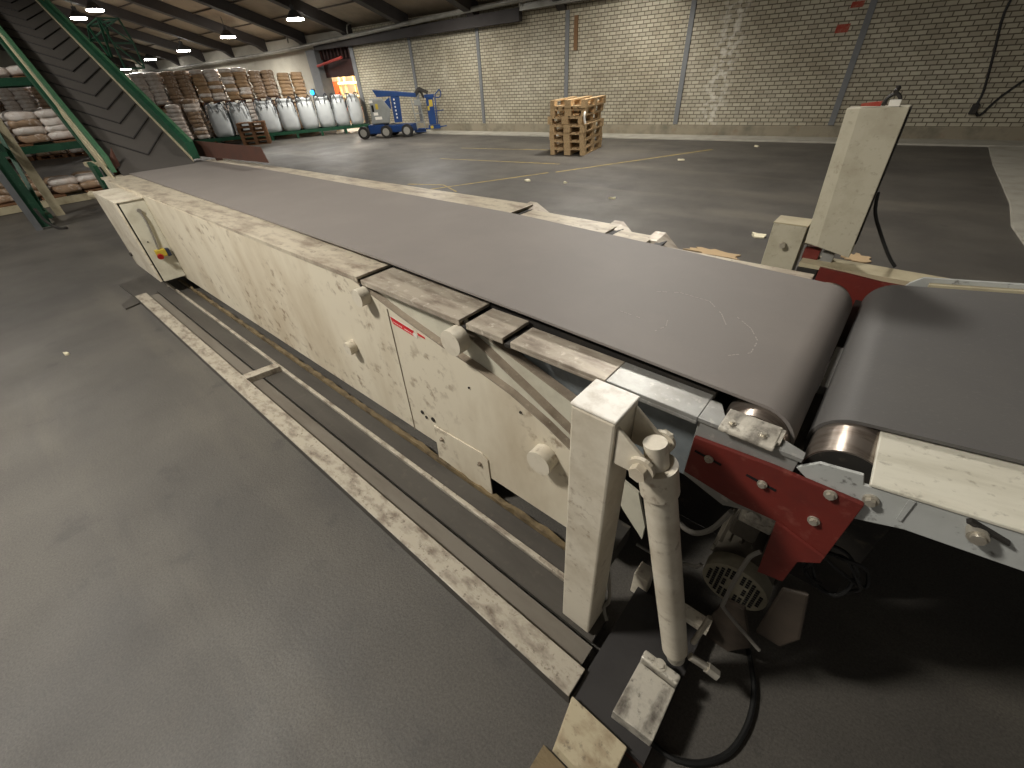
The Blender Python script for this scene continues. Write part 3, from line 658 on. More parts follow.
# far side end plates
bm = nb(); prism_y(bm, [(-.12, .89), (-.03, .885), (.26, .86), (.26, .60), (-.12, .60)], 1.90, 1.912); obj('far_red_plate', bm, 'red', mc)
bm = nb(); box(bm, -.12, .30, 1.955, 2.0, .80, .845); obj('far_beam', bm, 'red', mc)
bm = nb(); hexa(bm, [(-.2, 2.0, .845), (.33, 2.0, .845), (.33, 2.10, .845), (-.2, 2.12, .845)], [(-.2, 2.0, .862), (.33, 2.0, .862), (.33, 2.10, .862), (-.2, 2.12, .862)]); obj('far_plank', bm, 'tan', mc)
bm = nb(); box(bm, -.2, -.13, 1.99, 2.06, .14, .844); box(bm, .2, .27, 1.99, 2.06, .0, .844); obj('far_leg', bm, 'black', mc)
# spacer between the drums
bm = nb(); box(bm, .030, .052, 1.18, 1.42, .80, .835); obj('spacer', bm, 'steel', mc)
bm = nb(); box(bm, .028, .050, .86, 1.179, .79, .81); obj('spacer', bm, 'black', mc)
bm = nb(); box(bm, .028, .050, 1.421, 1.89, .78, .80); obj('spacer', bm, 'black', mc)
# drive motor under the end
bm = nb(); cyl(bm, (.052, .885, .308), (.052, 1.12, .308), .086, n=36)
for k in range(18):
    a = 2 * PI * k / 18; box(bm, -.003, .003, .93, 1.10, .086, .096, Matrix.Translation((.052, 0, .308)) @ Matrix.Rotation(a, 4, 'Y'))
mo = obj('drive_motor', bm, 'motor', mc, smooth=True)
bm = nb(); cyl(bm, (.052, .84, .308), (.052, .8845, .308), .088, .090, n=36); fc = obj('fan_cover', bm, 'fan', mo, smooth=True)
bm = nb()
for i in range(-5, 6):
    if i == 0: continue
    for j in range(-6, 7):
        x = i * .0138; z = j * .0112
        if x * x + z * z < .074 ** 2 and not (abs(x) < .02 and abs(z) < .03) and not (abs(j) == 2 and abs(i) < 3):
            box(bm, .052 + x - .0045, .052 + x + .0045, .8375, .8399, .308 + z - .0032, .308 + z + .0032)
vs_ = obj('vent_slots', bm, 'hole', mo); vs_['kind'] = 'stuff'
bm = nb(); box(bm, -.02, .05, .90, 1.0, .445, .52); obj('terminal_box', bm, 'motor', mo, bev=.01)
bm = nb(); box(bm, -.01, .07, .86, .93, .56, .66); cyl(bm, (.02, .85, .60), (.02, .8599, .60), .02, n=12); obj('chain_housing', bm, 'silver', mc, bev=.006)
bm = nb(); tube(bm, [(-.25, .86, .20), (-.18, .85, .22), (-.12, .845, .255), (-.06, .838, .30), (-.045, .836, .33), (-.055, .836, .30)], .006, n=6); obj('motor_cable', bm, 'greyhose', mc)
bm = nb(); tube(bm, [(-.17, .85, .48), (-.137, .85, .436), (-.095, .85, .43), (-.056, .85, .485), (-.029, .85, .59)], .008, n=6); obj('hose', bm, 'greyhose', mc)
bm = nb(); tube(bm, [(.062, .77, .60), (.050, .762, .58), (.046, .76, .555), (.043, .76, .458), (.045, .76, .335), (.050, .76, .312), (.106, .76, .267), (.168, .76, .223)], .0055, n=8, steps=3); obj('sensing_rod', bm, 'greyhose', mc, smooth=True)
# lower frame pieces right of the post
bm = nb(); prism_y(bm, [(-.35, .56), (-.262, .53), (-.222, .40), (-.222, .33), (-.30, .42), (-.35, .5)], .802, .812); obj('brace_plate', bm, 'plate2', mc)
bm = nb(); box(bm, -.22, -.168, .80, .86, .0, .125); obj('frame_foot', bm, 'cream2', mc, bev=.004)
bm = nb(); box(bm, -.06, .045, .775, .815, .09, .12); obj('lower_bar', bm, 'cream2', mc)
bm = nb(); prism_y(bm, [(.02, 0), (.12, 0), (.16, .10), (.10, .26), (.05, .25)], .82, .835); obj('skid_plate', bm, 'guard', mc)
bm = nb(); prism_y(bm, [(.145, .226), (.21, .226), (.232, .31), (.19, .50), (.14, .47)], .80, .812); obj('guard_plate', bm, 'guard', mc, bev=.01)

# rust coloured deflector plates at the loading end
bm = nb(); hexa(bm, [(-7.0, 1.86, .915), (-4.80, 1.88, .965), (-4.86, 1.88, 1.098), (-7.0, 1.86, 1.09)], [(-7.0, 1.868, .915), (-4.80, 1.888, .965), (-4.86, 1.888, 1.098), (-7.0, 1.868, 1.09)])
df = thing('deflector_plate', 'long rust brown deflector plate standing on the far belt edge', 'plate', (-5.9, 1.87, .91)); obj('plate', bm, 'rustplate', df)
bm = nb()
box(bm, -6.3, -6.25, 1.8885, 1.95, .897, .96)
obj('bracket', bm, 'rustplate', df)
bm = nb(); hexa(bm, [(-6.52, 1.03, 1.14), (-6.52, 1.02, .93), (-6.46, .92, .77), (-6.5, .93, .99)], [(-6.528, 1.03, 1.14), (-6.528, 1.02, .93), (-6.468, .92, .77), (-6.508, .93, .99)])
df2 = thing('deflector_plate', 'small pointed rust brown plate at the near corner of the belt loading end', 'plate', (-6.5, .97, .77)); obj('plate', bm, 'rustplate', df2)

# ------------------------------------------------------------------ floor track the machine stands on
ft = thing('floor_track', 'long low steel track on the floor with a scuffed pale rail beside the cream panel', 'track', (-2.7, .55, 0))
X0, X1 = -5.02, -.20
bm = nb(); box(bm, X0, X1, .372, .453, .002, .0745); obj('rail_web', bm, 'dark_floor_steel', ft)
bm = nb(); box(bm, X0, X1, .368, .457, .075, .083); obj('outer_rail', bm, 'rail', ft, bev=.002)
bm = nb(); box(bm, X0, X1 - .02, .456, .536, .03, .045); obj('inner_ledge', bm, 'ledge', ft)
bm = nb(); box(bm, X0 - .1, X1 - .03, .548, .655, .03, .045); obj('guide_plate', bm, 'dark_floor_steel', ft)
bm = nb(); box(bm, X0 - .2, X1 - .12, .656, .676, .02, .062); obj('guide_bar', bm, 'rail', ft, bev=.002)
bm = nb(); box(bm, X0 - .3, X1 - .12, .677, .765, .02, .035); obj('guide_plate', bm, 'dark_floor_steel', ft)
bm = nb()
random.seed(3)
xs = [X0 - .3 + i * .04 for i in range(126)]
pr = []
for x in xs:
    if x > X1 - .14: break
    pr.append((x, .768 + random.uniform(-.006, .006), .795 + random.uniform(-.004, .004), .045 + random.uniform(-.008, .01)))
for a, b in zip(pr, pr[1:]):
    hexa(bm, [(a[0], a[1], .005), (b[0], b[1], .005), (b[0], b[2], .005), (a[0], a[2], .005)], [(a[0], a[1] + .005, a[3]), (b[0], b[1] + .005, b[3]), (b[0], b[2], b[3]), (a[0], a[2], a[3])])
obj('grimy_angle', bm, 'ridge', ft)
bm = nb(); hexa(bm, [(-2.79, .456, .046), (-2.72, .456, .046), (-2.68, .655, .046), (-2.75, .655, .046)], [(-2.79, .456, .085), (-2.72, .456, .085), (-2.68, .655, .085), (-2.75, .655, .085)]); obj('cross_tie', bm, 'rail', ft, bev=.003)
bm = nb(); hexa(bm, [(-5.75, .36, .001), (-5.03, .385, .001), (-5.25, .75, .001), (-5.85, .72, .001)], [(-5.75, .36, .02), (-5.03, .385, .02), (-5.25, .75, .02), (-5.85, .72, .02)]); obj('end_plate', bm, 'dark_floor_steel', ft)
bm = nb(); hexa(bm, [(-5.12, .25, .001), (-4.98, .25, .001), (-5.03, .383, .001), (-5.3, .383, .001)], [(-5.12, .25, .014), (-4.98, .25, .014), (-5.03, .383, .014), (-5.3, .383, .014)]); obj('end_foot', bm, 'dark_floor_steel', ft)

# ------------------------------------------------------------------ lifting stand: hollow post, hydraulic cylinder, base
ls = thing('lifting_post', 'square cream post with white cap and clevis at the near right of the machine', 'post', (-.3, .605, 0))
def ring_post(bm, x0, x1, y0, y1, z0, z1, w=.006):
    box(bm, x0, x1, y0, y0 + w, z0, z1); box(bm, x0, x1, y1 - w, y1, z0, z1); box(bm, x0, x0 + w, y0 + w, y1 - w, z0, z1); box(bm, x1 - w, x1, y0 + w, y1 - w, z0, z1)
bm = nb(); box(bm, -.354, -.250, .555, .655, .06, .996); obj('post_tube', bm, 'cream2', ls, bev=.006)
bm = nb(); box(bm, -.355, -.249, .554, .656, .9965, 1.004); obj('post_cap', bm, mat('white_cap_paint', srgb(240, 236, 226), .4, dirt=srgb(176, 162, 140), dirt_amt=.7, scale=22), ls, bev=.003)
for y in (.562, .639):
    bm = nb(); prism_y(bm, [(-.249, .985), (-.180, .93), (-.165, .925), (-.163, .90), (-.182, .885), (-.249, .885)], y, y + .009); obj('clevis_plate', bm, 'cream2', ls, bev=.002)
bm = nb(); hexbolt(bm, (-.186, .5615, .915), (0, -1, 0), .018, .026); cyl(bm, (-.186, .5715, .915), (-.186, .6385, .915), .010, n=12); hexbolt(bm, (-.186, .6485, .915), (0, 1, 0), .018, .024); obj('clevis_bolt', bm, 'cream2', ls)
bm = nb(); box(bm, -.345, -.26, .656, .789, .30, .38); obj('post_bracket', bm, 'black', ls)
hc = thing('hydraulic_cylinder', 'round cream hydraulic cylinder leaning between the post clevis and the floor block', 'cylinder', (-.02, .62, .1))
top = Vector((-.186, .605, .952)); bot = Vector((-.014, .640, .175)); ax = (bot - top).normalized()
q0 = top + ax * .062
bm = nb(); cyl(bm, top + ax * .002, q0 + ax * .02, .0235, .025, n=28); obj('rod', bm, 'cream2', hc, smooth=True)
bm = nb(); cyl(bm, q0 + ax * .0, q0 + ax * .075, .041, .041, n=32); obj('gland_collar', bm, 'cream2', hc, smooth=True, bev=.003)
bm = nb(); cyl(bm, q0 + ax * .076, bot, .0355, .0355, n=32); obj('barrel', bm, 'cream2', hc, smooth=True)
bm = nb(); cyl(bm, bot + ax * .001, bot + ax * .05, .030, .026, n=24); obj('base_eye', bm, 'silver', hc, smooth=True)
bm = nb(); cyl(bm, (.028, .64, .19), (.075, .655, .165), .011, n=12); cyl(bm, (.075, .655, .165), (.105, .66, .15), .016, n=6); cyl(bm, (.02, .66, .23), (.03, .70, .33), .008, n=8); obj('hydraulic_fitting', bm, 'bolt', hc)
fb = thing('cross_beam', 'dark steel cross plate on the floor joining the track end with the cylinder foot', 'beam', (-.08, .6, 0))
bm = nb(); box(bm, -.196, .036, .375, .80, .035, .062); obj('top_plate', bm, 'oily_plate', fb)
bm = nb(); box(bm, -.196, .036, .376, .384, .0, .0345); box(bm, .026, .034, .385, .80, .0, .0345); obj('web', bm, 'rustplate', fb)
bm = nb(); prism_z(bm, [(-.082, .408), (.032, .418), (.030, .568), (-.080, .568)], .0625, .115); sb = obj('foot_block', bm, 'silver', fb, bev=.003)
bm = nb(); prism_z(bm, [(-.082, .578), (.030, .578), (.030, .608), (-.082, .608)], .0625, .122); lg = obj('foot_lug', bm, 'silver', fb, bev=.006)
bm = nb(); hexbolt(bm, (-.03, .593, .1225), (0, 0, 1), .012, .008); obj('lug_bolt', bm, 'silver', fb)
sh = thing('sloping_foot', 'sloping pale painted foot plate on the floor at the bottom frame edge', 'foot plate', (-.1, .33, 0))
bm = nb(); hexa(bm, [(-.192, .374, .0), (-.014, .374, .0), (-.014, .25, .0), (-.175, .25, .0)], [(-.192, .374, .09), (-.014, .374, .082), (-.014, .26, .02), (-.168, .262, .025)]); obj('wedge', bm, mat('dirty_pale_paint', srgb(176, 164, 136), .5, dirt=srgb(112, 88, 60), dirt_amt=.9, scale=11, stretch=(1, 1.6, 1), spots=srgb(70, 62, 52), spot_amt=.6, spot_scale=40, bump=.1), sh, bev=.003)
bm = nb(); hexa(bm, [(-.20, .245, .0), (-.02, .245, .0), (-.04, .16, .0), (-.20, .17, .0)], [(-.20, .245, .012), (-.02, .245, .012), (-.04, .16, .008), (-.20, .17, .008)]); obj('toe_plate', bm, 'ridge', sh)

# ------------------------------------------------------------------ far side: short column and tall column
fc_ = thing('short_column', 'short square speckled column standing behind the belt left of the tall column', 'post', (-.28, 2.10, 0))
bm = nb(); box(bm, -.345, -.222, 2.05, 2.16, .0, .985); obj('column_tube', bm, 'concrete_post', fc_, bev=.003)
bm = nb(); box(bm, -.346, -.221, 2.049, 2.161, .9855, .99); obj('cap', bm, 'tan', fc_)
bm = nb(); cyl(bm, (-.285, 2.049, .905), (-.285, 2.03, .905), .012, n=6); cyl(bm, (-.221, 2.09, .915), (-.17, 2.09, .915), .008, n=10); cyl(bm, (-.20, 2.09, .915), (-.185, 2.09, .915), .014, n=6); obj('bolt', bm, 'bolt', fc_)
tc_ = thing('tall_column', 'tall flat cream column rising above the belt with a dark shackle on top', 'column', (-.14, 2.12, 0))
bm = nb(); hexa(bm, [(-.212, 2.05, .925), (-.165, 2.028, .925), (-.050, 2.028, .900), (-.050, 2.12, .900), (-.212, 2.12, .925)],
                [(-.235, 2.05, 1.385), (-.195, 2.028, 1.388), (-.066, 2.028, 1.39), (-.066, 2.12, 1.39), (-.235, 2.12, 1.385)]); obj('column_box', bm, 'concrete_post', tc_, bev=.002)
bm = nb(); hexa(bm, [(-.0515, 2.04, .95), (-.048, 2.04, .95), (-.048, 2.115, .95), (-.0515, 2.115, .95)], [(-.0655, 2.04, 1.385), (-.062, 2.04, 1.385), (-.062, 2.115, 1.385), (-.0655, 2.115, 1.385)]); obj('edge_flange', bm, 'black', tc_)
bm = nb(); tube(bm, [(-.138, 2.07, 1.391), (-.136, 2.07, 1.41), (-.118, 2.07, 1.424), (-.102, 2.07, 1.412), (-.10, 2.07, 1.391)], .0055, n=8, steps=4); cyl(bm, (-.117, 2.07, 1.425), (-.12, 2.07, 1.445), .005, n=8); cyl(bm, (-.12, 2.062, 1.43), (-.117, 2.08, 1.438), .007, n=8); obj('shackle', bm, 'black', tc_)
bm = nb(); hexa(bm, [(-.20, 2.06, 1.3905), (-.145, 2.06, 1.3905), (-.145, 2.075, 1.3905), (-.20, 2.075, 1.3905)], [(-.20, 2.06, 1.398), (-.145, 2.06, 1.404), (-.145, 2.075, 1.404), (-.20, 2.075, 1.398)]); obj('clamp', bm, 'redpaint', tc_)
bm = nb(); box(bm, -.125, -.095, 2.05, 2.068, 1.3905, 1.408); obj('tag', bm, 'white', tc_)
bm = nb(); box(bm, -.205, -.15, 2.06, 2.11, .86, .90); obj('bracket', bm, 'red', tc_)
bm = nb(); box(bm, -.205, -.145, 2.065, 2.11, .0, .859); obj('support_leg', bm, 'blue_grey', tc_)
bm = nb(); box(bm, -.14, -.10, 2.06, 2.10, .80, .8949); obj('bracket', bm, 'steel', tc_)
bm = nb(); tube(bm, [(-.053, 2.13, 1.12), (-.035, 2.13, 1.05), (.004, 2.13, .985), (.065, 2.13, .90), (.10, 2.128, .863)], .006, n=8, steps=6); tag(obj('hanging_hose', bm, 'hose', loc=(0, 2.13, .9)), 'dark hose hanging down beside the tall column behind the belt', 'hose')

# ------------------------------------------------------------------ second conveyor on the right, rising a little
SL2 = .14
def z2(x): return .905 + SL2 * (x - .135)
c2 = thing('belt_conveyor', 'second belt conveyor leaving the picture on the right, dark belt with pale cover strip', 'conveyor', (.9, 1.4, 0))
path = []
nx, nz = -SL2 / math.hypot(1, SL2), 1 / math.hypot(1, SL2)
a0 = math.atan2(nz, nx)
C2 = Vector((.129, .822))
for i in range(0, 25):
    x = C2.x + RD * nx + 1.6 * i / 24; z = C2.y + RD * nz + SL2 * 1.6 * i / 24
    path.append((x, z, .972, 1.825, nx, nz))
E2 = Vector((C2.x + 1.6, C2.y + SL2 * 1.6))
for i in range(1, 12):
    t = a0 - PI * i / 12; path.append((E2.x + RD * math.cos(t), E2.y + RD * math.sin(t), .972, 1.825, math.cos(t), math.sin(t)))
for i in range(0, 16):
    t = a0 - PI - PI * i / 16; path.append((C2.x + RD * math.cos(t), C2.y + RD * math.sin(t), .972, 1.825, math.cos(t), math.sin(t)))
obj('belt', belt_loop(path), 'belt_dark', c2, smooth=True)
bm = nb(); cyl(bm, (C2.x, .868, C2.y), (C2.x, 1.85, C2.y), RD - .0088, n=48); dr = obj('drum', bm, 'brass', c2, smooth=True)
bm = nb(); cyl(bm, (C2.x, .8665, C2.y), (C2.x, .8679, C2.y), RD - .012, n=40); obj('drum_end', bm, 'black', dr)
bm = nb(); cyl(bm, (E2.x, .90, E2.y), (E2.x, 1.85, E2.y), RD - .0088, n=32); obj('drum', bm, 'brass', c2, smooth=True)
bm = nb(); xa, xb = .158, 1.85
hexa(bm, [(xa, .792, z2(xa) - .014), (xb, .792, z2(xb) - .014), (xb, 1.0, z2(xb) - .024), (xa, 1.0, z2(xa) - .024)], [(xa, .792, z2(xa) - .006), (xb, .792, z2(xb) - .006), (xb, 1.0, z2(xb) - .014), (xa, 1.0, z2(xa) - .014)])
obj('cover_strip', bm, mat('white_cover_paint', srgb(204, 200, 184), .42, dirt=srgb(170, 164, 146), dirt_amt=.7, scale=8, stretch=(.5, 2, 1), spots=srgb(120, 112, 98), spot_amt=.5, spot_scale=50, bump=.04), c2, bev=.002)
bm = nb(); prism_y(bm, [(.0465, .866), (.077, .899), (.144, .911), (.152, .889), (.226, .903), (xb, z2(xb) - .016), (xb, z2(xb) - .10), (.238, .826), (.171, .80), (.14, .80)], .7955, .8035); s2 = obj('side_plate', bm, 'chipped', c2, bev=.001)
bm = nb(); prism_y(bm, [(.215, .90), (.224, .90), (.226, .845), (.219, .845)], .792, .7954); obj('weld_bead', bm, 'chipped', s2)
bm = nb(); hexbolt(bm, (.173, .7954, .864), (0, -1, 0), .0085, .014); obj('bolt', bm, 'bolt', s2)
bm = nb(); cyl(bm, (.308, .7954, .893), (.308, .775, .893), .014, n=18); cyl(bm, (.308, .7749, .893), (.308, .768, .893), .010, n=18); lb = obj('latch_boss', bm, 'bolt', s2, smooth=True)
bm = nb(); prism_y(bm, [(.288, .906), (.292, .912), (.318, .905), (.345, .897), (.344, .893), (.318, .899), (.300, .904)], .784, .7953); obj('latch_plate', bm, 'black', s2)
bm = nb(); prism_y(bm, [(.09, .80), (.144, .905), (.17, .93), (1.7, z2(1.7) + .012), (1.7, z2(1.7) - .1), (.09, .78)], 1.856, 1.868); obj('far_side_plate', bm, 'chipped', c2)
bm = nb(); hexa(bm, [(.19, 1.835, z2(.19) - .004), (xb, 1.835, z2(xb) - .004), (xb, 1.855, z2(xb) - .004), (.19, 1.855, z2(.19) - .004)], [(.19, 1.835, z2(.19) + .006), (xb, 1.835, z2(xb) + .006), (xb, 1.855, z2(xb) + .006), (.19, 1.855, z2(.19) + .006)]); obj('edge_strip', bm, 'tan', c2)
bm = nb(); box(bm, 1.3, 1.38, .82, .88, 0, .93); box(bm, 1.3, 1.38, 1.78, 1.85, 0, .93); box(bm, 1.3, 1.38, .881, 1.779, .2, .28); obj('leg_frame', bm, 'black', c2)
bm = nb(); hexa(bm, [(.25, .98, .68), (1.75, .98, .89), (1.75, 1.82, .89), (.25, 1.82, .68)], [(.25, .98, .71), (1.75, .98, .92), (1.75, 1.82, .92), (.25, 1.82, .71)]); obj('under_pan', bm, 'black', c2)

bm = nb(); prism_y(bm, [(.27, .02), (xb, .02), (xb, .98), (.27, .77)], 1.870, 1.878); obj('far_light_blocker', bm, 'chipped', c2)  # added unseen panel, keeps far lamp light from under this conveyor
# cables near the red plate and on the floor
bm = nb()
pts = []
for k in range(34):
    a = k * .52; r = .055 + .012 * math.sin(k * .9)
    pts.append((.215 + r * math.cos(a), .875 + .012 * math.sin(k * 1.7), .53 + r * 1.2 * math.sin(a)))
tube(bm, [(.10, .88, .66), (.13, .87, .60)] + pts, .0045, n=6, steps=4)
tag(obj('coiled_cable', bm, 'hose', loc=(.215, .86, .53), smooth=True), 'black coiled cable hanging behind the red end plate', 'cable')
bm = nb(); tube(bm, [(.031, .445, .012), (.09, .45, .012), (.153, .489, .012), (.205, .56, .012), (.225, .66, .012), (.213, .76, .012), (.168, .86, .012)], .008, n=8); tag(obj('floor_hose', bm, 'hose', loc=(.1, .42, 0), smooth=True), 'black hose lying in a loop on the floor under the second conveyor', 'hose')
bm = nb(); tube(bm, [(-.258, .66, .30), (-.235, .65, .16), (-.245, .64, .11), (-.22, .62, .085)], .006, n=6); tag(obj('short_hose', bm, 'greyhose', loc=(-.24, .65, .08), smooth=True), 'thin grey hose curling down beside the post bottom', 'hose')
#%%BACK
# ------------------------------------------------------------------ inclined chevron conveyor
ic = thing('inclined_conveyor', 'green inclined conveyor with dark chevron belt feeding the grey belt at the upper left', 'conveyor', (-6.6, 1.3, 0))
IP = Vector((-6.374, 1.672, .93)); ID = Vector((-2.704, .162, .929)).normalized(); IL = Vector((.06, 1, 0)).normalized(); IU = Vector((0, 0, 1))
def I(t, l, h): return IP + ID * t + IL * l + IU * h
def ibox(bm, t0, t1, l0, l1, h0, h1):
    return hexa(bm, [I(t0, l0, h0), I(t0, l1, h0), I(t0, l1, h1), I(t0, l0, h1)], [I(t1, l0, h0), I(t1, l1, h0), I(t1, l1, h1), I(t1, l0, h1)])
TE = 9.5
bm = nb(); ibox(bm, -.12, TE, -.70, -.005, -.03, -.002)
ib = obj('belt', bm, 'chev', ic)
for k in range(22):
    t = .25 + .44 * k
    bm = nb()
    for s in (-1, 1):
        p = [I(t, -.35, 0), I(t + .54, -.35 + s * .325, 0), I(t + .565, -.35 + s * .325, 0), I(t + .025, -.35, 0)]
        hexa(bm, p, [v + IU * .012 for v in p])
    obj('cleat', bm, 'cleat', ib)
bm = nb(); ibox(bm, .02, TE, .008, .09, .0, .17); obj('side_rail', bm, 'green', ic)
bm = nb(); ibox(bm, .0, TE, -.002, .0075, -.04, .03); obj('rail_trim', bm, 'tan', ic)
bm = nb(); ibox(bm, .02, TE, .06, .09, .171, .185); obj('rail_top', bm, 'green_light', ic)
bm = nb(); ibox(bm, -.02, TE, -.77, -.726, .0, .15); obj('side_rail', bm, 'green_light', ic)
bm = nb(); ibox(bm, .1, TE, -.785, -.771, -.02, .08)
hexa(bm, [I(-.2, -.80, -.18), I(1.6, -.80, -.03), I(1.6, -.80, .06), I(-.2, -.80, .03)], [I(-.2, -.786, -.18), I(1.6, -.786, -.03), I(1.6, -.786, .06), I(-.2, -.786, .03)]); obj('rail_trim', bm, 'tan', ic)
bm = nb(); ibox(bm, .9, TE, -.80, -.74, -.30, -.16); ibox(bm, .9, TE, .0, .06, -.30, -.16)
for k in range(5): ibox(bm, .8 + 1.9 * k, .86 + 1.9 * k, -.739, -.001, -.28, -.2)
obj('under_frame', bm, 'green', ic)
bm = nb(); ibox(bm, .6, TE, -.68, -.02, -.16, -.145); obj('return_belt', bm, 'cleat', ic)
# feed box corner and small fittings beside the loading end
bm = nb(); prism_y(bm, [(-7.0, 1.0), (-6.72, .98), (-6.75, .76), (-6.95, .72)], .82, .86); obj('tail_bracket', bm, 'green', ic)
bm = nb(); cyl(bm, (-7.25, .78, .66), (-6.62, .84, .66), .02, n=10); cyl(bm, (-7.35, .74, .64), (-7.2, .78, .64), .045, n=12); obj('tensioner', bm, 'tan', ic)
bm = nb(); box(bm, -7.45, -7.1, .84, .95, .93, .97); obj('tail_cover', bm, 'tan', ic)
bm = nb(); box(bm, -6.95, -6.89, .80, .86, .0, .71); box(bm, -6.95, -6.89, 1.72, 1.78, .0, .85); box(bm, -6.94, -6.90, .861, 1.719, .3, .36); obj('tail_leg', bm, 'green', ic)
# lattice guard on the far side
bm = nb()
A = [Vector(v) for v in ((-9.5, 1.93, 2.22), (-9.25, 1.93, 2.36), (-8.55, 1.93, 2.38), (-8.40, 1.93, 2.12), (-8.42, 1.93, 1.86))]
Bq = [v + Vector((.0, .22, .0)) for v in A]
for P_ in (A, Bq):
    for a, b in zip(P_, P_[1:]): bar(bm, a, b, .017, .017)
for a, b in zip(A, Bq): bar(bm, a, b, .017, .017)
for a, b in zip(A, Bq[1:]): bar(bm, a, b, .017, .017)
bar(bm, A[1], (-8.9, 1.93, 2.02), .025, .025); bar(bm, A[2], (-8.8, 1.93, 2.0), .025, .025)
obj('lattice_guard', bm, 'green', ic)
# near support legs
ss = thing('support_frame', 'vertical green and grey steel legs carrying the chevron conveyor over the left aisle', 'frame', (-10.2, .3, 0))
bm = nb(); box(bm, -9.88, -9.78, .12, .20, 0, 2.0); obj('leg', bm, 'pier', ss)
bm = nb(); box(bm, -10.15, -9.98, .20, .34, 0, 2.05); obj('leg', bm, 'green', ss)
bm = nb(); box(bm, -10.9, -10.78, .48, .60, 0, 2.3); obj('leg', bm, 'tan', ss)
bm = nb(); bar(bm, (-10.02, .34, .22), (-10.84, .48, 1.3), .05, .05); obj('diagonal_brace', bm, 'green', ss)
bm = nb(); box(bm, -10.86, -10.0, .345, .40, .10, .16); box(bm, -10.86, -10.0, .345, .40, 1.02, 1.12); obj('cross_bar', bm, 'green', ss)
bm = nb(); box(bm, -10.2, -9.9, .36, .80, 2.051, 2.12); obj('carrier', bm, 'green', ss)
bm = nb(); tube(bm, [(-9.75, .26, .30), (-9.68, .28, .12), (-9.55, .36, .02), (-9.42, .44, .02)], .02, n=6); obj('foot_stay', bm, 'black', ss)

# ------------------------------------------------------------------ sacks, loads, racks
def sack_mesh(name, m, L=.5, W=.38, H=.145, seed=0):
    bm = nb(); nu, nv = 14, 8
    rows = []
    for i in range(nv + 1):
        ph = -PI / 2 + PI * i / nv; row = []
        for j in range(nu):
            th = 2 * PI * j / nu
            def se(c, e): return math.copysign(abs(c) ** e, c)
            x = L / 2 * se(math.cos(ph), .3) * se(math.cos(th), .4); y = W / 2 * se(math.cos(ph), .3) * se(math.sin(th), .5); z = H / 2 * se(math.sin(ph), .7)
            d = noise.noise(Vector((x * 7 + seed, y * 7, z * 9))) * .04
            row.append(bm.verts.new((x + d, y + d, z + H / 2 + d * .5)))
        rows.append(row)
    for i in range(nv):
        for j in range(nu):
            f = [rows[i][j], rows[i][(j + 1) % nu], rows[i + 1][(j + 1) % nu], rows[i + 1][j]]
            bm.faces.new(f)
    bmesh.ops.remove_doubles(bm, verts=bm.verts, dist=1e-5)
    me = bpy.data.meshes.new(name); bmesh.ops.recalc_face_normals(bm, faces=bm.faces); bm.to_mesh(me); bm.free()
    me.materials.append(M[m])
    for p in me.polygons: p.use_smooth = True
    return me
SACK = {(m, k): sack_mesh('sack', m, seed=k * 3.1) for m in ('sack_brown', 'sack_white', 'carton') for k in range(3)}
def pallet_mesh(name, L=1.2, W=.8, m='wood', seed=0):
    """euro pallet, long side along x, standing on z=0"""
    random.seed(seed); out = []
    for k in range(5):
        w = (.145, .1, .145, .1, .145)[k]; y = (-.4, -.22, -.0725, .12, .255)[k] * W / .8
        j = random.uniform(-.004, .004); bm = nb(); box(bm, -L / 2, L / 2 + j, y, y + w * W / .8, .122, .144); out.append(('deck_board', bm))
    for x in (-L / 2, -.0725, L / 2 - .145):
        bm = nb(); box(bm, x, x + .145, -W / 2, W / 2, .1, .1215); out.append(('stringer_board', bm))
        for y, w in ((-W / 2, .1), (-.0725, .145), (W / 2 - .1, .1)):
            bm = nb(); box(bm, x, x + .145, y, y + w, .022, .0995); out.append(('block', bm))
    for y, w in ((-W / 2, .1), (-.0725, .145), (W / 2 - .1, .1)):
        bm = nb(); box(bm, -L / 2, L / 2, y, y + w, 0, .0215); out.append(('base_board', bm))
    res = []
    for nm, b in out:
        me = bpy.data.meshes.new(nm); bmesh.ops.recalc_face_normals(b, faces=b.faces); b.to_mesh(me); b.free(); me.materials.append(M[m]); res.append((nm, me))
    return res
def add_mesh(nm, me, parent, loc=(0, 0, 0), rz=0, sc=None):
    o = bpy.data.objects.new(nm, me); COL.objects.link(o); o.parent = parent; o.location = loc; o.rotation_euler = (0, 0, rz)
    if sc: o.scale = sc
    return o
bm = nb()
for y in (-.4, -.22, -.06, .12, .28): box(bm, -.6, .6, y, y + .12, .118, .14)
for y in (-.4, -.06, .28): box(bm, -.6, .6, y, y + .12, 0, .022)
for x in (-.6, -.07, .46):
    for y in (-.4, -.06, .28): box(bm, x, x + .14, y, y + .12, .022, .118)
me_base = bpy.data.meshes.new('pallet_base'); bmesh.ops.recalc_face_normals(bm, faces=bm.faces); bm.to_mesh(me_base); bm.free(); me_base.materials.append(M['wood_dark'])
PAL = pallet_mesh('pallet'); PALD = pallet_mesh('pallet', m='wood_dark', seed=4)

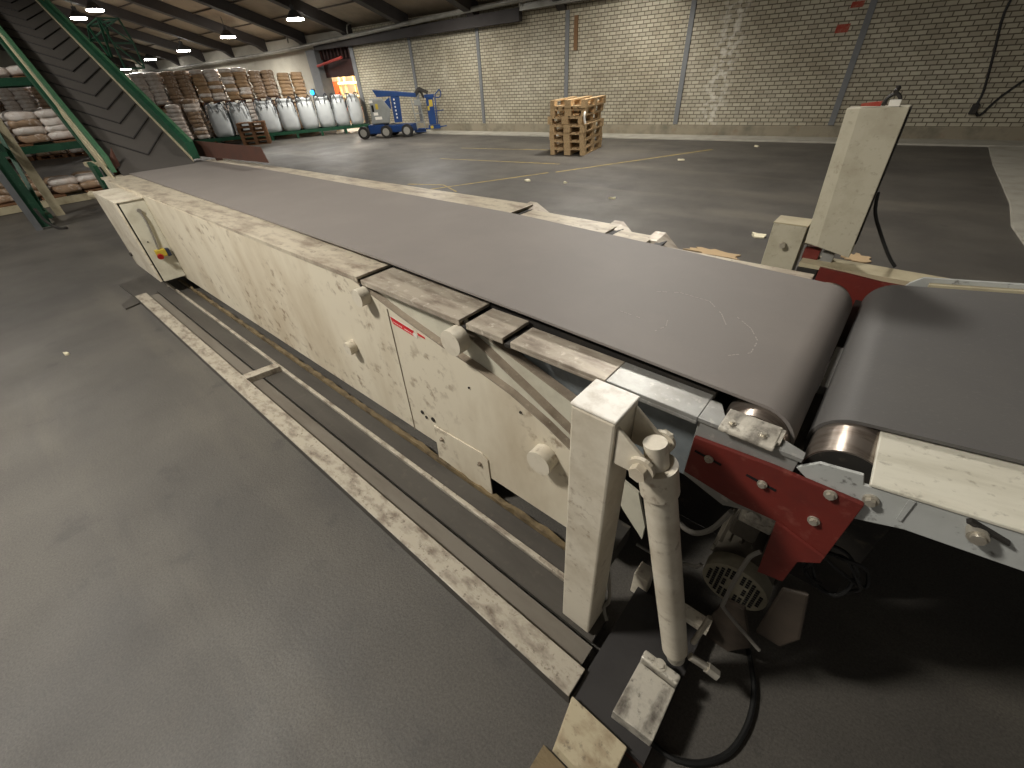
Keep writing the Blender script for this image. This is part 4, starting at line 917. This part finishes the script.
# the wooden pallet stack on the open floor
n_p = 7; zc = 0; random.seed(11)
NAMES = ['bottom pallet of the wooden stack on the open floor', 'pallet second from the bottom of the open-floor stack', 'pallet third from the bottom of the open-floor stack', 'middle pallet of the seven in the open-floor stack',
         'pallet third from the top of the open-floor stack, sticking out left', 'pallet second from the top of the open-floor stack', 'topmost pallet of the wooden stack on the open floor, turned upside down']
bx, by = -6.0, 9.22
for k in range(n_p):
    jx, jy, jr = random.uniform(-.03, .03), random.uniform(-.03, .03), random.uniform(-.03, .03)
    if k == 4: jx -= .06
    t = thing('wooden_pallet', NAMES[k], 'pallet', (bx + jx, by + jy, zc + .001), .20 + PI / 2 + jr, 'pallet stack on the open floor')
    for nm, me in PAL: add_mesh(nm, me, t)
    if k == 6:
        for ch in t.children: ch.rotation_euler = (PI, 0, 0); ch.location = (0, 0, .144)
    zc += .145
bm = nb(); tube(bm, [(-5.47, 8.68, .80), (-5.46, 8.64, .76), (-5.45, 8.63, .68), (-5.43, 8.64, .60)], .022, n=6, steps=3)
tag(obj('white_film_scrap', bm, 'white', loc=(-5.46, 8.64, .6)), 'white film scrap hanging on the corner of the pallet stack', 'film')

# small dark pallet pile in front of the bags
random.seed(5); zc = 0
NM2 = ['bottom', 'second', 'third', 'fourth', 'top']
ka = math.atan2(.888, .46)
for k in range(5):
    t = thing('wooden_pallet', '%s small dark pallet of the pile in front of the bulk bags' % NM2[k] if k in (0, 4) else '%s from bottom dark pallet of the pile in front of the bulk bags' % NM2[k], 'pallet', (-17.75 + random.uniform(-.02, .02), 6.85, zc + .001), ka + random.uniform(-.04, .04), 'dark pallets in front of the bags')
    for nm, me in PALD: add_mesh(nm, me, t, sc=(.72, .8, .9))
    zc += .1305

# green roller bench carrying the bulk bags
K0 = Vector((-19.2, 5.4, 0)); KD = Vector((.46, .888, 0)).normalized(); KN = Vector((-KD.y, KD.x, 0))
KM = Matrix.Translation(K0) @ Matrix.Rotation(math.atan2(KD.y, KD.x), 4, 'Z')
tb = thing('roller_bench', 'low green steel bench carrying the row of white bulk bags', 'bench', K0, math.atan2(KD.y, KD.x))
bm = nb()
for y in (.0, .73): box(bm, -1.2, 5.95, y, y + .07, .14, .24)
obj('side_beam', bm, 'green', tb, world=False)
for k in range(9):
    bm = nb(); x = -1.1 + k * .87; box(bm, x, x + .08, .0, .07, 0, .139); box(bm, x, x + .08, .73, .80, 0, .139); box(bm, x, x + .08, .071, .729, .03, .09); obj('leg_frame', bm, 'green', tb, world=False)
bm = nb()
for k in range(47):
    x = -1.15 + k * .15; cyl(bm, (x, .075, .2), (x, .725, .2), .03, n=8)
ro = obj('rollers', bm, 'black', tb, world=False)

def bag_parts(seed):
    random.seed(seed); parts = []
    bm = nb(); W = .36; rings = []
    prof = [(0, .82), (.03, .93), (.15, 1.0), (.35, 1.03), (.55, 1.0), (.72, .95), (.80, .86), (.84, .72), (.87, .78), (.93, .84)]
    ncirc = 24
    for z, s in prof:
        row = []
        for j in range(ncirc):
            th = 2 * PI * j / ncirc
            c, s_ = math.cos(th), math.sin(th); e = .55
            x = W * s * math.copysign(abs(c) ** e, c); y = W * s * math.copysign(abs(s_) ** e, s_)
            d = noise.noise(Vector((x * 4 + seed, y * 4, z * 4))) * .03
            zz = z + (random.uniform(-.04, .04) if z > .9 else 0)
            row.append(bm.verts.new((x * (1 + d), y * (1 + d), zz)))
        rings.append(row)
    for i in range(len(rings) - 1):
        for j in range(ncirc): bm.faces.new([rings[i][j], rings[i][(j + 1) % ncirc], rings[i + 1][(j + 1) % ncirc], rings[i + 1][j]])
    bm.faces.new(rings[0])
    cv = bm.verts.new((0, 0, .80))
    for j in range(ncirc): bm.faces.new([rings[-1][j], rings[-1][(j + 1) % ncirc], cv])
    me = bpy.data.meshes.new('bag_body'); bmesh.ops.recalc_face_normals(bm, faces=bm.faces); bm.to_mesh(me); bm.free(); me.materials.append(M['bag'])
    for p in me.polygons: p.use_smooth = True
    parts.append(('bag_body', me))
    for sx, sy in ((-1, -1), (1, -1), (-1, 1), (1, 1)):
        bm = nb(); a = .33 * sx; b = .37 * sy
        tube(bm, [(a, b, .55), (a, b * 1.03, .75), (a * .9, b * .95, .93), (a * .62, b * .9, 1.0 + random.uniform(-.03, .03)), (a * .38, b * .93, .9), (a * .3, b * 1.0, .72)], .016, n=5, steps=3)
        me = bpy.data.meshes.new('lifting_loop'); bm.to_mesh(me); bm.free(); me.materials.append(M['strap']); parts.append(('lifting_loop', me))
    return parts
BAGP = [bag_parts(s) for s in range(3)]
bag_s = [.95, 1.62, 2.5, 3.18, 3.84, 4.45, 5.02, 5.56]
BL = ['white bulk bag at the left end of the row, behind the dark pallet pile', 'second white bulk bag from the left, partly hidden by the dark pallets', 'third white bulk bag from the left, just right of the dark pallets', 'fourth white bulk bag from the left of the row',
      'fourth white bulk bag from the right of the row', 'third white bulk bag from the blue lift', 'second white bulk bag from the blue lift, below the gateway', 'white bulk bag at the right end of the row beside the blue lift']
for k, s in enumerate(bag_s):
    p = K0 + KD * s + KN * .36 + Vector((0, 0, .242))
    t = thing('bulk_bag', BL[k], 'bag', p, math.atan2(KD.y, KD.x), 'white bulk bags on the green bench')
    for nm, me in BAGP[k % 3]: add_mesh(nm, me, t, sc=((.88, .86, .95, .86, .84, .80, .73, .71)[k], .93, 1.02))

def load(name, label, loc, rz, layers, m, group, w=2, d=2, pal=True):
    t = thing(name, label, 'sacks', loc, rz, group)
    z = 0
    if pal:
        add_mesh('pallet_base', me_base, t, sc=(.70 if w == 2 else .37, .9, .8))
        z = .114
    for l in range(layers):
        for i in range(w):
            for j in range(d):
                mm = m if isinstance(m, str) else random.choice(m)
                add_mesh('sack', SACK[(mm, (l + i + j) % 3)], t, ((i - (w - 1) / 2) * .415 + random.uniform(-.012, .012), (j - (d - 1) / 2) * .36 + random.uniform(-.02, .02), z), random.uniform(-.04, .04), (.86, 1.0, 1.0))
        z += .112
    return z
random.seed(21)
rz = math.atan2(KD.y, KD.x)
J0 = Vector((-20.3, 6.0, 0)) + KN * .55
kinds = ['sack_brown', ('sack_white', 'sack_brown'), 'sack_brown', 'sack_white', 'sack_white', 'sack_brown', ('carton', 'sack_white'), ('sack_white', 'carton')]
desc = ['brown paper sacks', 'mixed film-wrapped and brown sacks', 'brown sacks', 'white film-wrapped sacks', 'white film-wrapped sacks', 'brown sacks', 'mixed cartons and wrapped sacks', 'mixed wrapped sacks and cartons']
for k in range(6):
    s = -1.9 + .90 * k
    for tier in (0, 1):
        p = J0 + KD * s + Vector((0, 0, .001 + tier * 1.155))
        kd_ = kinds[(k + tier * 3) % 8]; ds = desc[(k + tier * 3) % 8]
        load('sack_load', 'pallet of %s, %s from left behind the bulk bags, %s tier' % (ds, ORD[k], ('lower', 'upper')[tier]), p, rz, 9 if tier == 0 else 8 - (k == 5), kd_, 'pallet loads of sacks behind the bulk bags')
for k in range(2):                                     # cartons at the right end of the block, two tiers
    s = 3.33 + .47 * k
    for tier in (0, 1):
        p = J0 + KD * s + Vector((0, 0, .001 + tier * 1.045))
        load('carton_load', 'narrow pallet of brown cartons, %s tier, %s the plastered wall' % (('lower', 'upper')[tier], ('second from', 'nearest to')[k]), p, rz, 8 if tier == 0 else 7, 'carton', 'carton loads beside the plastered wall', w=1)
# rows in front on the left, leaning and wrapped
LF = [(.08, 0, 'sack_white', 9, 'film-wrapped leaning stack of sacks left of the bulk bags, nearer the green rail'), (.60, 0, ('sack_white', 'sack_white', 'sack_white', 'sack_brown'), 10, 'film-wrapped leaning stack of sacks touching the leftmost bulk bag')]
for s, o_, kk, ly, lb in LF:
    p = K0 + KD * (s - .35) + KN * (.45 + o_) + Vector((0, 0, .0015))
    load('sack_load', lb, p + Vector((0, 0, .245 if s > -1.2 else 0)), rz, ly, kk, 'leaning sack stacks at the bench end', w=1, pal=False)
for k in range(5):                                     # further loads to the left behind the inclined conveyor
    p = J0 - KD * (1.9 + .95 * (k + 1)) + Vector((0, 0, .001))
    for tier in (0, 1):
        load('sack_load', 'pallet of %s behind the chevron conveyor, %s row position, %s tier' % (('brown sacks', 'wrapped sacks')[(k + tier) % 2], ORD[k], ('lower', 'upper')[tier]), p + Vector((0, 0, 1.1 * tier)), rz, 8, ('sack_brown', 'sack_white')[(k + tier) % 2], 'pallet loads behind the chevron conveyor')

# pallet rack on the left
rk = thing('pallet_rack', 'green steel pallet rack behind the chevron conveyor at the left edge', 'rack', (-12.6, 0, 0))
for y in (-2.2, 1.75):
    for x in (-11.92, -13.08):
        bm = nb(); box(bm, x - .05, x + .05, y - .05, y + .05, 0, 2.42); obj('upright', bm, 'green', rk)
for z in (.06, .90, 1.86):
    for x in (-11.92, -13.08):
        bm = nb(); box(bm, x - .04, x + .04, -2.148, 1.698, z - .05, z + .06); obj('beam', bm, 'tan' if z < .1 else 'green', rk)
for z in (.122, .962, 1.922):
    bm = nb()
    for k in range(6): box(bm, -13.03, -11.97, -2.1 + .65 * k, -1.75 + .65 * k, z, z + .02)
    obj('shelf_boards', bm, 'wood_dark', rk)
random.seed(9)
rows_ = [(.145, 3, 'dark'), (.985, 4, 'mix'), (1.945, 2, 'mix')]
for li, (z, layers, q) in enumerate(rows_):
    for k in range(4):
        y = -1.7 + .95 * k
        kk = [('sack_white', 'sack_brown'), 'sack_white', 'sack_brown', ('sack_brown', 'sack_white')][(k + li) % 4]
        load('sack_load', '%s sacks on the %s shelf of the green rack, %s from the aisle end' % (('wrapped', 'white', 'brown', 'mixed')[(k + li) % 4], ('bottom', 'middle', 'top')[li], ORD[3 - k]), (-12.5, y, z), PI / 2, layers - (k + li) % 2, kk, 'sack loads on the green rack', w=2, d=2, pal=False)

# ------------------------------------------------------------------ blue boom lift
lf = thing('boom_lift', 'blue articulated boom lift with grey covers parked before the brick wall', 'lift', (-13.6, 9.8, 0), math.atan2(.82, .57))
LM = Matrix.Translation((-13.6, 9.8, 0)) @ Matrix.Rotation(math.atan2(.82, .57), 4, 'Z')
def lo(nm, bm, m, par=lf, **k): return obj(nm, bm, m, par, world=False, **k)
def LT(y=0): return Matrix.Translation((0, y, 0))
ch = Matrix.Translation((-.62, 0, 0)) @ Matrix.Rotation(-.35, 4, 'Z')
bm = nb(); box(bm, -.28, .26, -.02, .6, .12, .38, ch); box(bm, .27, 1.22, .02, .62, .14, .34, ch); lo('chassis', bm, 'lift_blue', bev=.02)
for x, y in ((-.42, -.12), (.36, -.12), (1.05, -.05), (-.42, .62), (.36, .62)):
    bm = nb(); cyl(bm, ch @ Vector((x, y - .07, .18)), ch @ Vector((x, y + .07, .18)), .18, n=24); w_ = lo('wheel', bm, 'tyre', smooth=True)
    bm = nb(); cyl(bm, ch @ Vector((x, y - .078, .18)), ch @ Vector((x, y - .0705, .18)), .11, n=20); lo('rim', bm, 'rim', w_)
bm = nb(); hexa(bm, [(-.74, -.05, .41), (-.16, -.05, .40), (-.06, -.05, .78), (-.26, -.05, 1.07), (-.67, -.05, 1.09)], [(-.74, .5, .41), (-.16, .5, .40), (-.06, .5, .78), (-.26, .5, 1.07), (-.67, .5, 1.09)]); cv_ = lo('cover', bm, 'lift_grey', bev=.03)
bm = nb(); box(bm, -.52, -.44, -.055, -.051, .80, .95); lo('yellow_label', bm, 'yellow', cv_)
bm = nb(); box(bm, -.60, -.38, -.055, -.051, .52, .60); box(bm, -.62, -.48, -.055, -.051, .64, .72); box(bm, -.70, -.58, -.055, -.051, .98, 1.05); lo('white_label', bm, 'white', cv_)
bm = nb(); box(bm, -.65, -.58, -.055, -.051, .74, .92); lo('vent', bm, 'hole', cv_)
bm = nb(); hexa(bm, [(.0, .12, .385), (.26, .12, .385), (.30, .12, 1.12), (.02, .12, 1.20)], [(.0, .42, .385), (.26, .42, .385), (.30, .42, 1.12), (.02, .42, 1.20)]); rs = lo('riser', bm, 'lift_blue', bev=.01)
bm = nb()
for k in range(6): z = .5 + k * .1; box(bm, .09, .13, .115, .1195, z, z + .05)
lo('riser_lettering', bm, 'white', rs)
bm = nb(); hexa(bm, [(-.26, .15, .95), (-.02, .15, 1.1), (-.02, .15, .8), (-.14, .15, .7)], [(-.26, .38, .95), (-.02, .38, 1.1), (-.02, .38, .8), (-.14, .38, .7)]); lo('riser_link', bm, 'lift_blue')
bm = nb(); hexa(bm, [(-.52, .1, 1.32), (.16, .1, 1.25), (.84, .1, 1.16), (.84, .1, 1.04), (.1, .1, 1.12), (-.42, .1, 1.12)], [(-.52, .3, 1.32), (.16, .3, 1.25), (.84, .3, 1.16), (.84, .3, 1.04), (.1, .3, 1.12), (-.42, .3, 1.12)]); lo('boom', bm, 'lift_blue', bev=.01)
bm = nb(); bar(bm, (.8, .2, 1.08), (.98, .2, 1.26), .12, .12); bar(bm, (.98, .2, 1.26), (1.25, .2, 1.14), .1, .1); bar(bm, (1.0, .2, 1.22), (1.1, .2, 1.0), .07, .07); cyl(bm, (.98, .1, 1.25), (.98, .31, 1.25), .06, n=14); lo('jib_joint', bm, 'black')
bm = nb(); box(bm, 1.14, 1.38, .0, .06, .25, 1.02); box(bm, 1.10, 1.42, -.02, .08, 1.0, 1.1); box(bm, 1.1, 1.5, .0, .08, .12, .24)
bk = lo('basket', bm, 'lift_blue', bev=.01)
bm = nb()
tube(bm, [(1.42, .04, .2), (1.45, .04, 1.0), (1.52, .04, 1.12), (1.62, .04, 1.2), (1.66, .04, 1.1), (1.6, .04, 1.0), (1.45, .04, 1.0)], .018, n=6, steps=3)
tube(bm, [(1.40, .04, .62), (1.68, .04, .64)], .015, n=6); tube(bm, [(1.40, .04, .16), (1.72, .04, .18)], .02, n=6)
tube(bm, [(.7, .02, .16), (1.5, .02, .13)], .02, n=6)
lo('basket_rail', bm, 'lift_blue', bk)
bm = nb()
for x in (.72, .98): bar(bm, (x, .02, .14), (x - .06, .02, 1.0), .035, .035)
for z in (.35, .6, .86): bar(bm, (.70, .02, z), (.98, .02, z), .03, .03)
box(bm, .74, .92, .0, .03, .82, .98)
lo('gate', bm, 'lift_grey', bk)
bm = nb(); box(bm, 1.22, 1.34, -.004, -.0005, .76, .95); box(bm, 1.15, 1.22, -.004, -.0005, .66, .78); box(bm, 1.16, 1.26, -.004, -.0005, .14, .22); lo('yellow_label', bm, 'yellow', bk)
bm = nb(); box(bm, .62, 1.0, .05, .5, .06, .14); lo('footplate', bm, 'lift_blue')

# ------------------------------------------------------------------ world and view
w = bpy.data.worlds.new('world'); S.world = w; w.use_nodes = True
w.node_tree.nodes['Background'].inputs[0].default_value = (1, .95, .88, 1); w.node_tree.nodes['Background'].inputs[1].default_value = .10
S.view_settings.view_transform = 'Standard'; S.view_settings.look = 'None'; S.view_settings.gamma = 1; S.view_settings.use_curve_mapping = False
S.view_settings.exposure = 1.15
